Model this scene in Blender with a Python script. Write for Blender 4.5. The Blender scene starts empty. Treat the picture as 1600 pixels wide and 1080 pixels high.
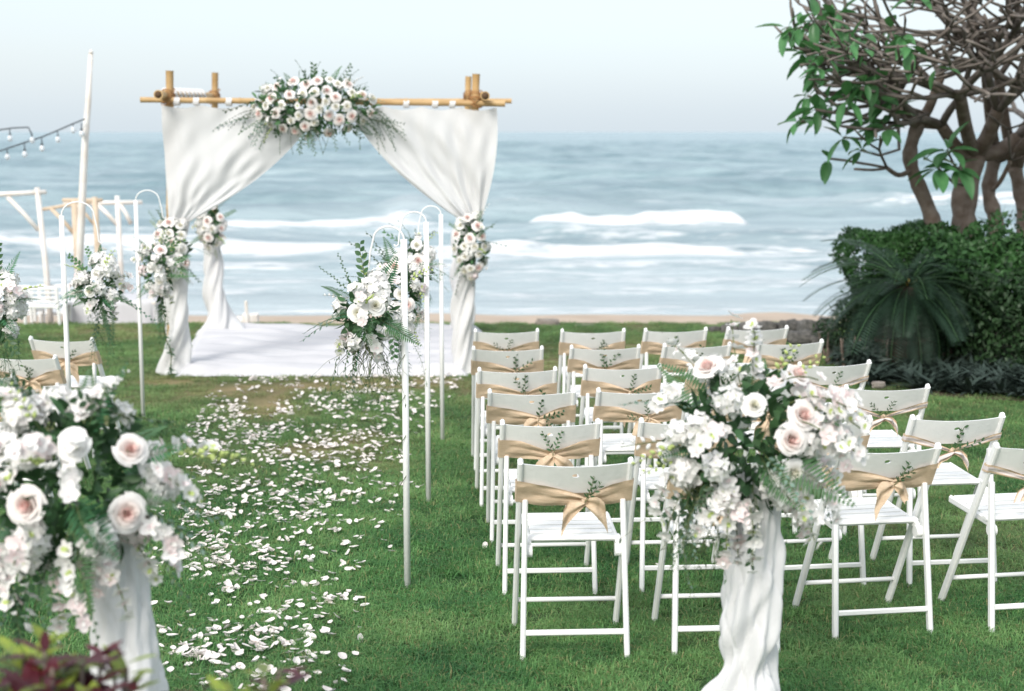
import bpy, math, random
import numpy as np
from mathutils import Vector, Matrix, Euler
from math import sin, cos, pi, radians, sqrt, atan2, exp

# ------------------------------------------------------------------ camera, world, sun, exposure
scene = bpy.context.scene
COL = scene.collection
F, PITCH, CH = 2350.0, math.atan(334/2350.0), 1.96
cam_d = bpy.data.cameras.new('camera')
cam = bpy.data.objects.new('camera', cam_d); COL.objects.link(cam)
cam.location = (0, 0, CH)
cam.rotation_euler = (pi/2 - PITCH, 0, 0)
cam_d.sensor_width = 36; cam_d.lens = 36*F/1600
cam_d.clip_start = 0.05; cam_d.clip_end = 30000
cam_d.dof.use_dof = True; cam_d.dof.focus_distance = 6.6; cam_d.dof.aperture_fstop = 2.6
scene.camera = cam

SUN_EL, SUN_AZ = radians(38), radians(204)       # compass-style: 0 = +Y, clockwise
world = bpy.data.worlds.new('World'); scene.world = world; world.use_nodes = True
wn = world.node_tree; wn.nodes.clear()
wo = wn.nodes.new('ShaderNodeOutputWorld')
sky = wn.nodes.new('ShaderNodeTexSky'); sky.sky_type = 'NISHITA'; sky.sun_disc = False
sky.sun_elevation = SUN_EL; sky.sun_rotation = SUN_AZ; sky.dust_density = 3; sky.air_density = 1.0
b1 = wn.nodes.new('ShaderNodeBackground'); b1.inputs[1].default_value = 0.05
wn.links.new(sky.outputs[0], b1.inputs[0])
tc = wn.nodes.new('ShaderNodeTexCoord'); sx = wn.nodes.new('ShaderNodeSeparateXYZ')
wn.links.new(tc.outputs['Generated'], sx.inputs[0])
rp = wn.nodes.new('ShaderNodeValToRGB')          # overcast veil: bluish at the horizon, whiter above
rp.color_ramp.elements[0].position = 0.0; rp.color_ramp.elements[0].color = (.41, .465, .51, 1)
e = rp.color_ramp.elements.new(.035); e.color = (.42, .47, .51, 1)
e = rp.color_ramp.elements.new(.11); e.color = (.418, .453, .475, 1)
rp.color_ramp.elements[-1].position = 1.0; rp.color_ramp.elements[-1].color = (.66, .69, .71, 1)
nz = wn.nodes.new('ShaderNodeTexNoise'); nz.inputs['Scale'].default_value = 3.0; nz.inputs['Detail'].default_value = 3
mp = wn.nodes.new('ShaderNodeMapping'); mp.inputs['Scale'].default_value = (1, 1, 4)
wn.links.new(tc.outputs['Generated'], mp.inputs[0]); wn.links.new(mp.outputs[0], nz.inputs[0])
ma = wn.nodes.new('ShaderNodeMath'); ma.operation = 'MULTIPLY_ADD'; ma.inputs[1].default_value = .09
ad = wn.nodes.new('ShaderNodeMath'); ad.operation = 'ADD'; ad.inputs[1].default_value = -.045
wn.links.new(nz.outputs[0], ma.inputs[0]); wn.links.new(sx.outputs[2], ma.inputs[2])
wn.links.new(ma.outputs[0], ad.inputs[0]); wn.links.new(ad.outputs[0], rp.inputs[0])
b2 = wn.nodes.new('ShaderNodeBackground'); b2.inputs[1].default_value = 1.0
wn.links.new(rp.outputs[0], b2.inputs[0])
asd = wn.nodes.new('ShaderNodeAddShader')
wn.links.new(b1.outputs[0], asd.inputs[0]); wn.links.new(b2.outputs[0], asd.inputs[1])
wn.links.new(asd.outputs[0], wo.inputs[0])

sd = bpy.data.lights.new('sun', 'SUN'); sd.energy = 1.95; sd.angle = radians(20); sd.color = (1, .965, .91)
sun = bpy.data.objects.new('sun', sd); COL.objects.link(sun)
sv = Vector((sin(SUN_AZ)*cos(SUN_EL), cos(SUN_AZ)*cos(SUN_EL), sin(SUN_EL)))
sun.rotation_euler = sv.to_track_quat('Z', 'Y').to_euler(); sun.location = (0, 0, 30)
vs = scene.view_settings
vs.view_transform = 'Standard'; vs.look = 'None'; vs.gamma = 1; vs.use_curve_mapping = False
vs.exposure = 0.64
scene.render.engine = 'CYCLES'

# ------------------------------------------------------------------ helpers
R = random.Random(7)
U = R.uniform
FW = Vector((0, cos(PITCH), -sin(PITCH))); UP = Vector((0, sin(PITCH), cos(PITCH)))
def ray(px, py): return Vector((1, 0, 0))*((px-800)/F) + UP*((540-py)/F) + FW
def wp(px, py, d):
    r = ray(px, py); return Vector((0, 0, CH)) + r*(d/r.y)
def g(y):
    if y < 5.5: return min(.10, -.031*(y-5.5))
    return -.2*(1-exp(-(y-5.5)/6.5))
def gp(px, py):
    r = ray(px, py); z = 0
    for _ in range(12):
        t = (z-CH)/r.z; z = g(r.y*t)
    return Vector((r.x*t, r.y*t, z))
def atz(px, py, dz):
    "point on the pixel's ray that is dz above the lawn"
    r = ray(px, py); z = dz
    for _ in range(12):
        t = (z-CH)/r.z; z = g(r.y*t)+dz
    return Vector((r.x*t, r.y*t, z))

class MB:
    def __init__(s): s.v = []; s.f = []; s.m = []
    def add(s, vs, fs, mi=0):
        o = len(s.v); s.v.extend([tuple(q) for q in vs]); s.f.extend([tuple(i+o for i in f) for f in fs]); s.m.extend([mi]*len(fs))
    def bar(s, a, b, w, h, side=(1, 0, 0), mi=0, ch=.25):
        "chamfered rectangular bar a->b; w along side"
        a = Vector(a); b = Vector(b); d = (b-a).normalized(); sd_ = Vector(side); sd_ = (sd_-d*sd_.dot(d)).normalized(); u = d.cross(sd_)
        c = min(w, h)*ch; W = w/2; H = h/2
        prof = [(W-c, -H), (W, -H+c), (W, H-c), (W-c, H), (-W+c, H), (-W, H-c), (-W, -H+c), (-W+c, -H)]
        L = (b-a).length; vs_ = []
        for t, k in ((0, .75), (c*.6/L, 1), (1-c*.6/L, 1), (1, .75)):
            p = a+(b-a)*t
            for x, y in prof: vs_.append(p+sd_*(x*k)+u*(y*k))
        fs = []
        for i in range(3):
            for j in range(8): fs.append((i*8+j, i*8+(j+1) % 8, (i+1)*8+(j+1) % 8, (i+1)*8+j))
        fs.append(tuple(range(7, -1, -1))); fs.append(tuple(range(24, 32)))
        s.add(vs_, fs, mi)
    def tube(s, pts, rad, n=6, mi=0, cap=True):
        pts = [Vector(p) for p in pts]
        if not hasattr(rad, '__len__'): rad = [rad]*len(pts)
        vs_ = []; up = None
        for i, p in enumerate(pts):
            d = (pts[min(i+1, len(pts)-1)]-pts[max(i-1, 0)])
            d = d.normalized() if d.length > 1e-9 else Vector((0, 0, 1))
            if up is None:
                up = d.orthogonal().normalized()
            up = (up-d*up.dot(d)); up = up.normalized() if up.length > 1e-6 else d.orthogonal().normalized()
            q = d.cross(up)
            for j in range(n):
                a = 2*pi*j/n; vs_.append(p+(up*cos(a)+q*sin(a))*rad[i])
        fs = []
        for i in range(len(pts)-1):
            for j in range(n): fs.append((i*n+j, i*n+(j+1) % n, (i+1)*n+(j+1) % n, (i+1)*n+j))
        if cap: fs.append(tuple(range(n-1, -1, -1))); fs.append(tuple(range((len(pts)-1)*n, len(pts)*n)))
        s.add(vs_, fs, mi)
    def grid(s, fn, nu, nv, mi=0, mf=None):
        o = len(s.v)
        for i in range(nu+1):
            for j in range(nv+1): s.v.append(tuple(fn(i/nu, j/nv)))
        for i in range(nu):
            for j in range(nv):
                a = o+i*(nv+1)+j; s.f.append((a, a+nv+1, a+nv+2, a+1)); s.m.append(mf(i, j) if mf else mi)
    def leaf(s, p, d, nrm, L, W, fold=.15, droop=.15, mi=0, seg=2, shape=None):
        p = Vector(p); d = Vector(d).normalized(); nrm = Vector(nrm); nrm = nrm-d*nrm.dot(d)
        nrm = nrm.normalized() if nrm.length > 1e-5 else d.orthogonal().normalized()
        sd_ = d.cross(nrm); vs_ = [p]
        prof = shape or ([1.0] if seg == 2 else [.75, 1.0, .7])
        n = len(prof)
        for i, k in enumerate(prof):
            t = (i+1)/(n+1) if n > 1 else .45
            c = p+d*(L*t)-nrm*(droop*L*t*t)
            vs_ += [c+sd_*(W/2*k)+nrm*(fold*W*k), c, c-sd_*(W/2*k)+nrm*(fold*W*k)]
        vs_.append(p+d*L-nrm*(droop*L))
        fs = [(0, 2, 1), (0, 3, 2)]
        for i in range(n-1):
            a = 1+3*i; fs += [(a, a+1, a+4, a+3), (a+1, a+2, a+5, a+4)]
        a = 1+3*(n-1); e_ = len(vs_)-1; fs += [(a, a+1, e_), (a+1, a+2, e_)]
        s.add(vs_, fs, mi)
    def mesh(s, name, mats, smooth=True):
        me = bpy.data.meshes.new(name); me.from_pydata(s.v, [], s.f)
        if not isinstance(mats, (list, tuple)): mats = [mats]
        for m in mats: me.materials.append(m)
        if len(mats) > 1: me.polygons.foreach_set('material_index', s.m)
        if smooth:
            me.polygons.foreach_set('use_smooth', [True]*len(s.f))
        me.update(); return me

def put(name, me, parent=None, loc=None, rot=None, sc=None, mtx=None):
    o = bpy.data.objects.new(name, me); COL.objects.link(o)
    if parent is not None: o.parent = parent
    if mtx is not None: o.matrix_local = mtx
    else:
        if loc is not None: o.location = loc
        if rot is not None: o.rotation_euler = rot
        if sc is not None: o.scale = (sc, sc, sc) if not hasattr(sc, '__len__') else sc
    return o
def tag(o, label, cat, group=None, kind=None):
    o['label'] = label; o['category'] = cat
    if group: o['group'] = group
    if kind: o['kind'] = kind
    return o
def thing(name, label, cat, loc=(0, 0, 0), rz=0, group=None):
    o = put(name, None, None, loc, (0, 0, rz)); o.empty_display_size = .1
    return tag(o, label, cat, group)
def struct(name, me, parent=None):
    o = put(name, me, parent)
    if parent is None: o['kind'] = 'structure'
    return o
def frame(z, spin=0, loc=(0, 0, 0), sc=1):
    z = Vector(z).normalized(); q = z.to_track_quat('Z', 'Y')
    return Matrix.Translation(loc) @ q.to_matrix().to_4x4() @ Matrix.Rotation(spin, 4, 'Z') @ Matrix.Scale(sc, 4)
def rdir(r=R):
    while True:
        v = Vector((r.uniform(-1, 1), r.uniform(-1, 1), r.uniform(-1, 1)))
        if .05 < v.length < 1: return v.normalized()
# numpy value noise
_rs = np.random.RandomState(3); _T = _rs.rand(256, 256)
def vnoise(x, y):
    xi = np.floor(x).astype(int); yi = np.floor(y).astype(int); fx = x-xi; fy = y-yi
    fx = fx*fx*(3-2*fx); fy = fy*fy*(3-2*fy)
    a = _T[xi % 256, yi % 256]; b = _T[(xi+1) % 256, yi % 256]; c = _T[xi % 256, (yi+1) % 256]; d = _T[(xi+1) % 256, (yi+1) % 256]
    return (a*(1-fx)+b*fx)*(1-fy)+(c*(1-fx)+d*fx)*fy

# ------------------------------------------------------------------ materials
def mat(name, col, rough=.6, trans=0, col2=None, nscale=8, bump=0, bscale=40, coord='Object', spec=.3, detail=3, tcol=None, rnd=0, sheen=0, lo=.3, hi=.7):
    m = bpy.data.materials.new(name); m.use_nodes = True; nt = m.node_tree; nt.nodes.clear()
    out = nt.nodes.new('ShaderNodeOutputMaterial'); p = nt.nodes.new('ShaderNodeBsdfPrincipled')
    p.inputs['Roughness'].default_value = rough; p.inputs['Specular IOR Level'].default_value = spec
    p.inputs['Base Color'].default_value = (*col, 1)
    if sheen: p.inputs['Sheen Weight'].default_value = sheen
    tcn = nt.nodes.new('ShaderNodeTexCoord'); src = tcn.outputs[coord] if coord != 'World' else None
    if coord == 'World':
        gm = nt.nodes.new('ShaderNodeNewGeometry'); src = gm.outputs['Position']
    colout = None
    if col2:
        n = nt.nodes.new('ShaderNodeTexNoise'); n.inputs['Scale'].default_value = nscale; n.inputs['Detail'].default_value = detail
        nt.links.new(src, n.inputs[0])
        mr = nt.nodes.new('ShaderNodeMapRange'); mr.inputs[1].default_value = lo; mr.inputs[2].default_value = hi
        nt.links.new(n.outputs[0], mr.inputs[0])
        mx = nt.nodes.new('ShaderNodeMix'); mx.data_type = 'RGBA'
        mx.inputs[6].default_value = (*col, 1); mx.inputs[7].default_value = (*col2, 1)
        nt.links.new(mr.outputs[0], mx.inputs[0]); colout = mx.outputs[2]
    if rnd:
        oi = nt.nodes.new('ShaderNodeObjectInfo'); hs = nt.nodes.new('ShaderNodeHueSaturation')
        mr2 = nt.nodes.new('ShaderNodeMapRange'); mr2.inputs[3].default_value = 1-rnd; mr2.inputs[4].default_value = 1+rnd
        nt.links.new(oi.outputs['Random'], mr2.inputs[0]); nt.links.new(mr2.outputs[0], hs.inputs['Value'])
        if colout: nt.links.new(colout, hs.inputs['Color'])
        else: hs.inputs['Color'].default_value = (*col, 1)
        colout = hs.outputs[0]
    if colout: nt.links.new(colout, p.inputs['Base Color'])
    if bump:
        n2 = nt.nodes.new('ShaderNodeTexNoise'); n2.inputs['Scale'].default_value = bscale; n2.inputs['Detail'].default_value = 4
        nt.links.new(src, n2.inputs[0])
        bp = nt.nodes.new('ShaderNodeBump'); bp.inputs['Strength'].default_value = bump; bp.inputs['Distance'].default_value = .01
        nt.links.new(n2.outputs[0], bp.inputs['Height']); nt.links.new(bp.outputs[0], p.inputs['Normal'])
    if trans:
        t = nt.nodes.new('ShaderNodeBsdfTranslucent'); t.inputs[0].default_value = (*(tcol or col), 1)
        if colout and not tcol: nt.links.new(colout, t.inputs[0])
        ms = nt.nodes.new('ShaderNodeMixShader'); ms.inputs[0].default_value = trans
        nt.links.new(p.outputs[0], ms.inputs[1]); nt.links.new(t.outputs[0], ms.inputs[2]); nt.links.new(ms.outputs[0], out.inputs[0])
    else: nt.links.new(p.outputs[0], out.inputs[0])
    m['p'] = 1
    return m

M = {}
M['white_paint'] = mat('white_paint', (.82, .82, .81), .42, col2=(.77, .775, .765), nscale=9, bump=.12, bscale=55, spec=.4, rnd=.03)
M['cloth'] = mat('cloth', (.80, .80, .80), .85, trans=.3, col2=(.75, .755, .765), nscale=5, bump=.15, bscale=90, tcol=(.86, .86, .87), spec=.1)
M['cloth_sheer'] = mat('cloth_sheer', (.70, .70, .695), .85, trans=.36, bump=.1, bscale=60, tcol=(.74, .74, .735), spec=.1)
M['lining'] = mat('lining', (.60, .597, .615), .8, trans=.1, col2=(.54, .537, .56), nscale=3, bump=.3, bscale=14, spec=.1)
M['bamboo'] = mat('bamboo', (.55, .38, .19), .45, col2=(.42, .26, .11), nscale=7, bump=.1, bscale=20, rnd=.12)
M['lash'] = mat('lash', (.42, .22, .09), .7, col2=(.30, .15, .06), nscale=60, bump=.5, bscale=120)
M['dark_hollow'] = mat('dark_hollow', (.10, .06, .035), .9)
M['tan_wood'] = mat('tan_wood', (.50, .39, .28), .6, col2=(.60, .50, .39), nscale=12)
M['weather_white'] = mat('weather_white', (.78, .77, .75), .6, col2=(.66, .60, .54), nscale=6, bump=.2)
M['petal_white'] = mat('petal_white', (.86, .86, .84), .55, trans=.28, tcol=(.88, .90, .84), rnd=.05, spec=.2, col2=(.84, .80, .80), nscale=30)
M['petal_blush'] = mat('petal_blush', (.84, .70, .70), .55, trans=.28, tcol=(.9, .74, .74), rnd=.06, spec=.2, col2=(.84, .80, .79), nscale=25)
M['petal_fallen'] = mat('petal_fallen', (.84, .80, .78), .6, trans=.2, tcol=(.9, .85, .83), rnd=.09, spec=.2, col2=(.82, .74, .70), nscale=25)
M['lime'] = mat('lime', (.50, .60, .22), .5, trans=.25, rnd=.1)
M['leaf_dark'] = mat('leaf_dark', (.030, .075, .035), .42, trans=.12, col2=(.05, .11, .04), nscale=6, rnd=.35, tcol=(.06, .16, .05))
M['leaf_mid'] = mat('leaf_mid', (.055, .135, .06), .45, trans=.2, col2=(.085, .17, .07), nscale=6, rnd=.3, tcol=(.10, .25, .08))
M['leaf_fern'] = mat('leaf_fern', (.045, .14, .065), .5, trans=.2, rnd=.3, tcol=(.10, .28, .10))
M['leaf_grey'] = mat('leaf_grey', (.13, .20, .16), .55, trans=.15, rnd=.25, tcol=(.15, .25, .18))
M['stem'] = mat('stem', (.10, .13, .05), .6, rnd=.2)
M['tree_leaf'] = mat('tree_leaf', (.05, .15, .06), .35, trans=.25, col2=(.085, .22, .08), nscale=3, rnd=.35, tcol=(.10, .30, .08))
M['hedge_leaf'] = mat('hedge_leaf', (.026, .070, .026), .5, trans=.12, col2=(.04, .11, .03), nscale=1.5, tcol=(.06, .18, .04), coord='World')
M['shrub_leaf'] = mat('shrub_leaf', (.016, .036, .017), .5, trans=.1, col2=(.028, .065, .022), nscale=2.5, tcol=(.05, .15, .04), coord='World')
M['cover_leaf'] = mat('cover_leaf', (.055, .08, .068), .5, trans=.1, col2=(.028, .045, .036), nscale=5, coord='World')
M['cycad_leaf'] = mat('cycad_leaf', (.018, .042, .024), .4, trans=.1, rnd=.3)
M['bark'] = mat('bark', (.115, .085, .065), .85, col2=(.20, .165, .14), nscale=14, bump=.8, bscale=30)
M['twig'] = mat('twig', (.20, .178, .158), .75, col2=(.115, .095, .082), nscale=9, bump=.3, bscale=40)
M['terracotta'] = mat('terracotta', (.10, .045, .035), .8, col2=(.06, .035, .03), nscale=8)
M['soil'] = mat('soil', (.05, .035, .025), .95, col2=(.09, .065, .045), nscale=10, coord='World', bump=.5)
M['rock'] = mat('rock', (.20, .185, .165), .9, col2=(.36, .31, .27), nscale=4, bump=.8, bscale=12, rnd=.2)
M['rock_dark'] = mat('rock_dark', (.06, .06, .06), .85, col2=(.17, .165, .155), nscale=3, bump=.8, bscale=10, rnd=.2)
M['croton_red'] = mat('croton_red', (.075, .008, .014), .35, trans=.15, col2=(.06, .01, .015), nscale=20, rnd=.3)
M['croton_green'] = mat('croton_green', (.08, .17, .03), .35, trans=.2, col2=(.30, .33, .05), nscale=14, rnd=.3)
M['wire'] = mat('wire', (.05, .06, .07), .5)
M['ochre'] = mat('ochre', (.30, .20, .05), .6, trans=.2, rnd=.2)
# bulb glass
m = bpy.data.materials.new('bulb_glass'); m.use_nodes = True
pb = m.node_tree.nodes['Principled BSDF']; pb.inputs['Base Color'].default_value = (.85, .9, .95, 1); pb.inputs['Roughness'].default_value = .08; pb.inputs['Transmission Weight'].default_value = .35
M['bulb'] = m
# rose: deep blush centre to pale rim, by distance from the flower's own axis
def rose_mat(name, c0, c1, c2):
    m = bpy.data.materials.new(name); m.use_nodes = True; nt = m.node_tree
    p = nt.nodes['Principled BSDF']; p.inputs['Roughness'].default_value = .6; p.inputs['Specular IOR Level'].default_value = .2
    p.inputs['Subsurface Weight'].default_value = 0
    t = nt.nodes.new('ShaderNodeTexCoord'); mul = nt.nodes.new('ShaderNodeVectorMath'); mul.operation = 'MULTIPLY'; mul.inputs[1].default_value = (1, 1, .25)
    ln = nt.nodes.new('ShaderNodeVectorMath'); ln.operation = 'LENGTH'; r_ = nt.nodes.new('ShaderNodeValToRGB')
    r_.color_ramp.elements[0].position = .12; r_.color_ramp.elements[0].color = (*c0, 1)
    r_.color_ramp.elements[1].position = .95; r_.color_ramp.elements[1].color = (*c2, 1)
    q = r_.color_ramp.elements.new(.5); q.color = (*c1, 1)
    nt.links.new(t.outputs['Object'], mul.inputs[0]); nt.links.new(mul.outputs[0], ln.inputs[0]); nt.links.new(ln.outputs['Value'], r_.inputs[0])
    nt.links.new(r_.outputs[0], p.inputs['Base Color'])
    tr = nt.nodes.new('ShaderNodeBsdfTranslucent'); ms = nt.nodes.new('ShaderNodeMixShader'); ms.inputs[0].default_value = .25
    nt.links.new(r_.outputs[0], tr.inputs[0]); nt.links.new(p.outputs[0], ms.inputs[1]); nt.links.new(tr.outputs[0], ms.inputs[2])
    nt.links.new(ms.outputs[0], nt.nodes['Material Output'].inputs[0]); return m
M['rose_pink'] = rose_mat('rose_pink', (.85, .62, .58), (.86, .77, .73), (.86, .83, .81))
M['rose_white'] = rose_mat('rose_white', (.80, .78, .64), (.85, .83, .78), (.86, .85, .83))
# burlap: woven grid
def burlap_mat(name, c0, c1):
    m = bpy.data.materials.new(name); m.use_nodes = True; nt = m.node_tree
    p = nt.nodes['Principled BSDF']; p.inputs['Roughness'].default_value = .9; p.inputs['Specular IOR Level'].default_value = .1
    t = nt.nodes.new('ShaderNodeTexCoord')
    w1 = nt.nodes.new('ShaderNodeTexWave'); w1.inputs['Scale'].default_value = 75; w1.bands_direction = 'X'; w1.inputs['Distortion'].default_value = 1.5
    w2 = nt.nodes.new('ShaderNodeTexWave'); w2.inputs['Scale'].default_value = 75; w2.bands_direction = 'Z'; w2.inputs['Distortion'].default_value = 1.5
    n = nt.nodes.new('ShaderNodeTexNoise'); n.inputs['Scale'].default_value = 1; n.inputs['Detail'].default_value = 6; n.inputs['Roughness'].default_value = .7; bm = nt.nodes.new('ShaderNodeMapping'); bm.inputs['Scale'].default_value = (40, 60, 260)
    nt.links.new(t.outputs['Object'], bm.inputs[0]); nt.links.new(bm.outputs[0], n.inputs[0])
    for w in (w1, w2): nt.links.new(t.outputs['Object'], w.inputs[0])
    a = nt.nodes.new('ShaderNodeMath'); a.operation = 'ADD'; nt.links.new(w1.outputs[1], a.inputs[0]); nt.links.new(w2.outputs[1], a.inputs[1])
    b = nt.nodes.new('ShaderNodeMath'); b.operation = 'MULTIPLY_ADD'; b.inputs[1].default_value = .28; nt.links.new(a.outputs[0], b.inputs[0]); nt.links.new(n.outputs[0], b.inputs[2])
    mr = nt.nodes.new('ShaderNodeMapRange'); mr.inputs[1].default_value = .50; mr.inputs[2].default_value = 1.0; nt.links.new(b.outputs[0], mr.inputs[0])
    mx = nt.nodes.new('ShaderNodeMix'); mx.data_type = 'RGBA'; mx.inputs[6].default_value = (*c0, 1); mx.inputs[7].default_value = (*c1, 1)
    nt.links.new(mr.outputs[0], mx.inputs[0]); nt.links.new(mx.outputs[2], p.inputs['Base Color'])
    bp = nt.nodes.new('ShaderNodeBump'); bp.inputs['Strength'].default_value = .5; bp.inputs['Distance'].default_value = .002
    nt.links.new(b.outputs[0], bp.inputs['Height']); nt.links.new(bp.outputs[0], p.inputs['Normal'])
    tr = nt.nodes.new('ShaderNodeBsdfTranslucent'); ms = nt.nodes.new('ShaderNodeMixShader'); ms.inputs[0].default_value = .15
    nt.links.new(mx.outputs[2], tr.inputs[0]); nt.links.new(p.outputs[0], ms.inputs[1]); nt.links.new(tr.outputs[0], ms.inputs[2])
    nt.links.new(ms.outputs[0], nt.nodes['Material Output'].inputs[0]); return m
M['burlap'] = burlap_mat('burlap', (.52, .375, .245), (.74, .60, .45))
M['lace'] = burlap_mat('lace', (.66, .56, .54), (.80, .74, .73))

# ------------------------------------------------------------------ ground: lawn, sand, sea
LAWN_END = 16.6
def lawn_mat():
    m = bpy.data.materials.new('lawn'); m.use_nodes = True; nt = m.node_tree; p = nt.nodes['Principled BSDF']
    p.inputs['Roughness'].default_value = .95; p.inputs['Specular IOR Level'].default_value = .1
    gm = nt.nodes.new('ShaderNodeNewGeometry')
    n1 = nt.nodes.new('ShaderNodeTexNoise'); n1.inputs['Scale'].default_value = .8; n1.inputs['Detail'].default_value = 5
    n2 = nt.nodes.new('ShaderNodeTexNoise'); n2.inputs['Scale'].default_value = 60; n2.inputs['Detail'].default_value = 4
    for n in (n1, n2): nt.links.new(gm.outputs['Position'], n.inputs[0])
    r1 = nt.nodes.new('ShaderNodeValToRGB'); r1.color_ramp.elements[0].position = .35; r1.color_ramp.elements[0].color = (.018, .050, .018, 1)
    r1.color_ramp.elements[1].position = .65; r1.color_ramp.elements[1].color = (.045, .10, .035, 1)
    nt.links.new(n2.outputs[0], r1.inputs[0])
    at = nt.nodes.new('ShaderNodeAttribute'); at.attribute_name = 'dry'
    mx = nt.nodes.new('ShaderNodeMix'); mx.data_type = 'RGBA'; mx.inputs[7].default_value = (.33, .25, .14, 1)
    nt.links.new(at.outputs['Fac'], mx.inputs[0]); nt.links.new(r1.outputs[0], mx.inputs[6]); nt.links.new(mx.outputs[2], p.inputs['Base Color'])
    bp = nt.nodes.new('ShaderNodeBump'); bp.inputs['Distance'].default_value = .02; nt.links.new(n2.outputs[0], bp.inputs['Height']); nt.links.new(bp.outputs[0], p.inputs['Normal'])
    return m
# bare, worn spots: (x, y, rx, ry)
DRY = []
for px, py, rx, ry, k in ((430, 640, .30, .55, .62), (470, 605, .9, .25, .5), (360, 612, .35, .3, .45), (320, 607, .3, .2, .5), (262, 598, .35, .3, .6), (560, 610, .7, .35, .35), (640, 600, .6, .4, .35), (300, 590, .4, .3, .4), (480, 700, .6, .5, .25), (350, 720, .5, .6, .22)):
    q = gp(px, py); DRY.append((q.x, q.y, rx, ry, k))
def dry_at(x, y):
    x = np.asarray(x, float); y = np.asarray(y, float)
    o = np.zeros(np.broadcast(x, y).shape)
    nn = .55*vnoise(x*3.1+40, y*2.3+11)+.45*vnoise(x*8+4, y*6+70)
    for cx, cy, rx, ry, k in DRY:
        o = np.maximum(o, .72*k*np.exp(-(((x-cx)/rx)**2+((y-cy)/ry)**2)))
    far = np.clip((y-7)/6, 0, 1)*.26
    o = o*(.55+.9*vnoise(x*14, y*9))
    thin = np.clip((.55*vnoise(x*.9+7, y*.7+3)+.45*vnoise(x*2.7+7, y*2.1)-.50)*2.2, 0, .5)*np.clip((y-4.5)/4.5, .12, 1)
    return np.clip((o+far*.6)*(.25+1.5*nn)+thin*.55, 0, 1)
gv = np.vectorize(g)
def np_mesh(name, X, Y, Z, mats, attrs=None):
    nr, nc = X.shape; v = np.stack([X, Y, Z], -1).reshape(-1, 3)
    i = np.arange((nr-1)*(nc-1)); r_ = i//(nc-1); c_ = i % (nc-1); a = r_*nc+c_
    fc = np.stack([a, a+1, a+nc+1, a+nc], -1)
    me = bpy.data.meshes.new(name); me.from_pydata(v.tolist(), [], fc.tolist())
    me.materials.append(mats); me.polygons.foreach_set('use_smooth', [True]*len(fc))
    for k, A in (attrs or {}).items():
        at = me.attributes.new(k, 'FLOAT', 'POINT'); at.data.foreach_set('value', A.reshape(-1).astype(np.float32))
    me.update(); return me
xs = np.linspace(-16, 16, 241); ys = np.concatenate([np.linspace(-3, 4, 30), np.linspace(4.05, LAWN_END, 220)])
X, Y = np.meshgrid(xs, ys)
Z = gv(Y)+.012*(vnoise(X*1.5, Y*1.5)-.5)
Y2 = Y.copy(); edge = Y > LAWN_END-.3; Y2[-1] += .35*(vnoise(xs*1.3, xs*0+3)-.5)
struct('lawn', np_mesh('lawn', X, Y2, Z, lawn_mat(), {'dry': dry_at(X, Y)}))
# bank and sand
M['sand'] = mat('sand', (.46, .37, .29), .95, col2=(.38, .30, .235), nscale=1.2, bump=.4, bscale=9, coord='World', detail=6)
SEA = -1.10
sy = np.concatenate([[16.2, 16.55, 16.9, 17.4], np.linspace(18, 32, 40), [60, 200]])
def sand_z(y): return np.interp(y, [16, 16.6, 17.2, 19, 24.3, 25.6, 32, 200], [-.26, -.27, -.42, -.72, -1.03, -1.12, -2.0, -9])
X, Y = np.meshgrid(np.linspace(-80, 80, 321), sy); struct('sand', np_mesh('sand', X, Y, sand_z(Y)+.05*(vnoise(X*.9, Y*.9)-.5)*(Y > 16.7), M['sand']))

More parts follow.
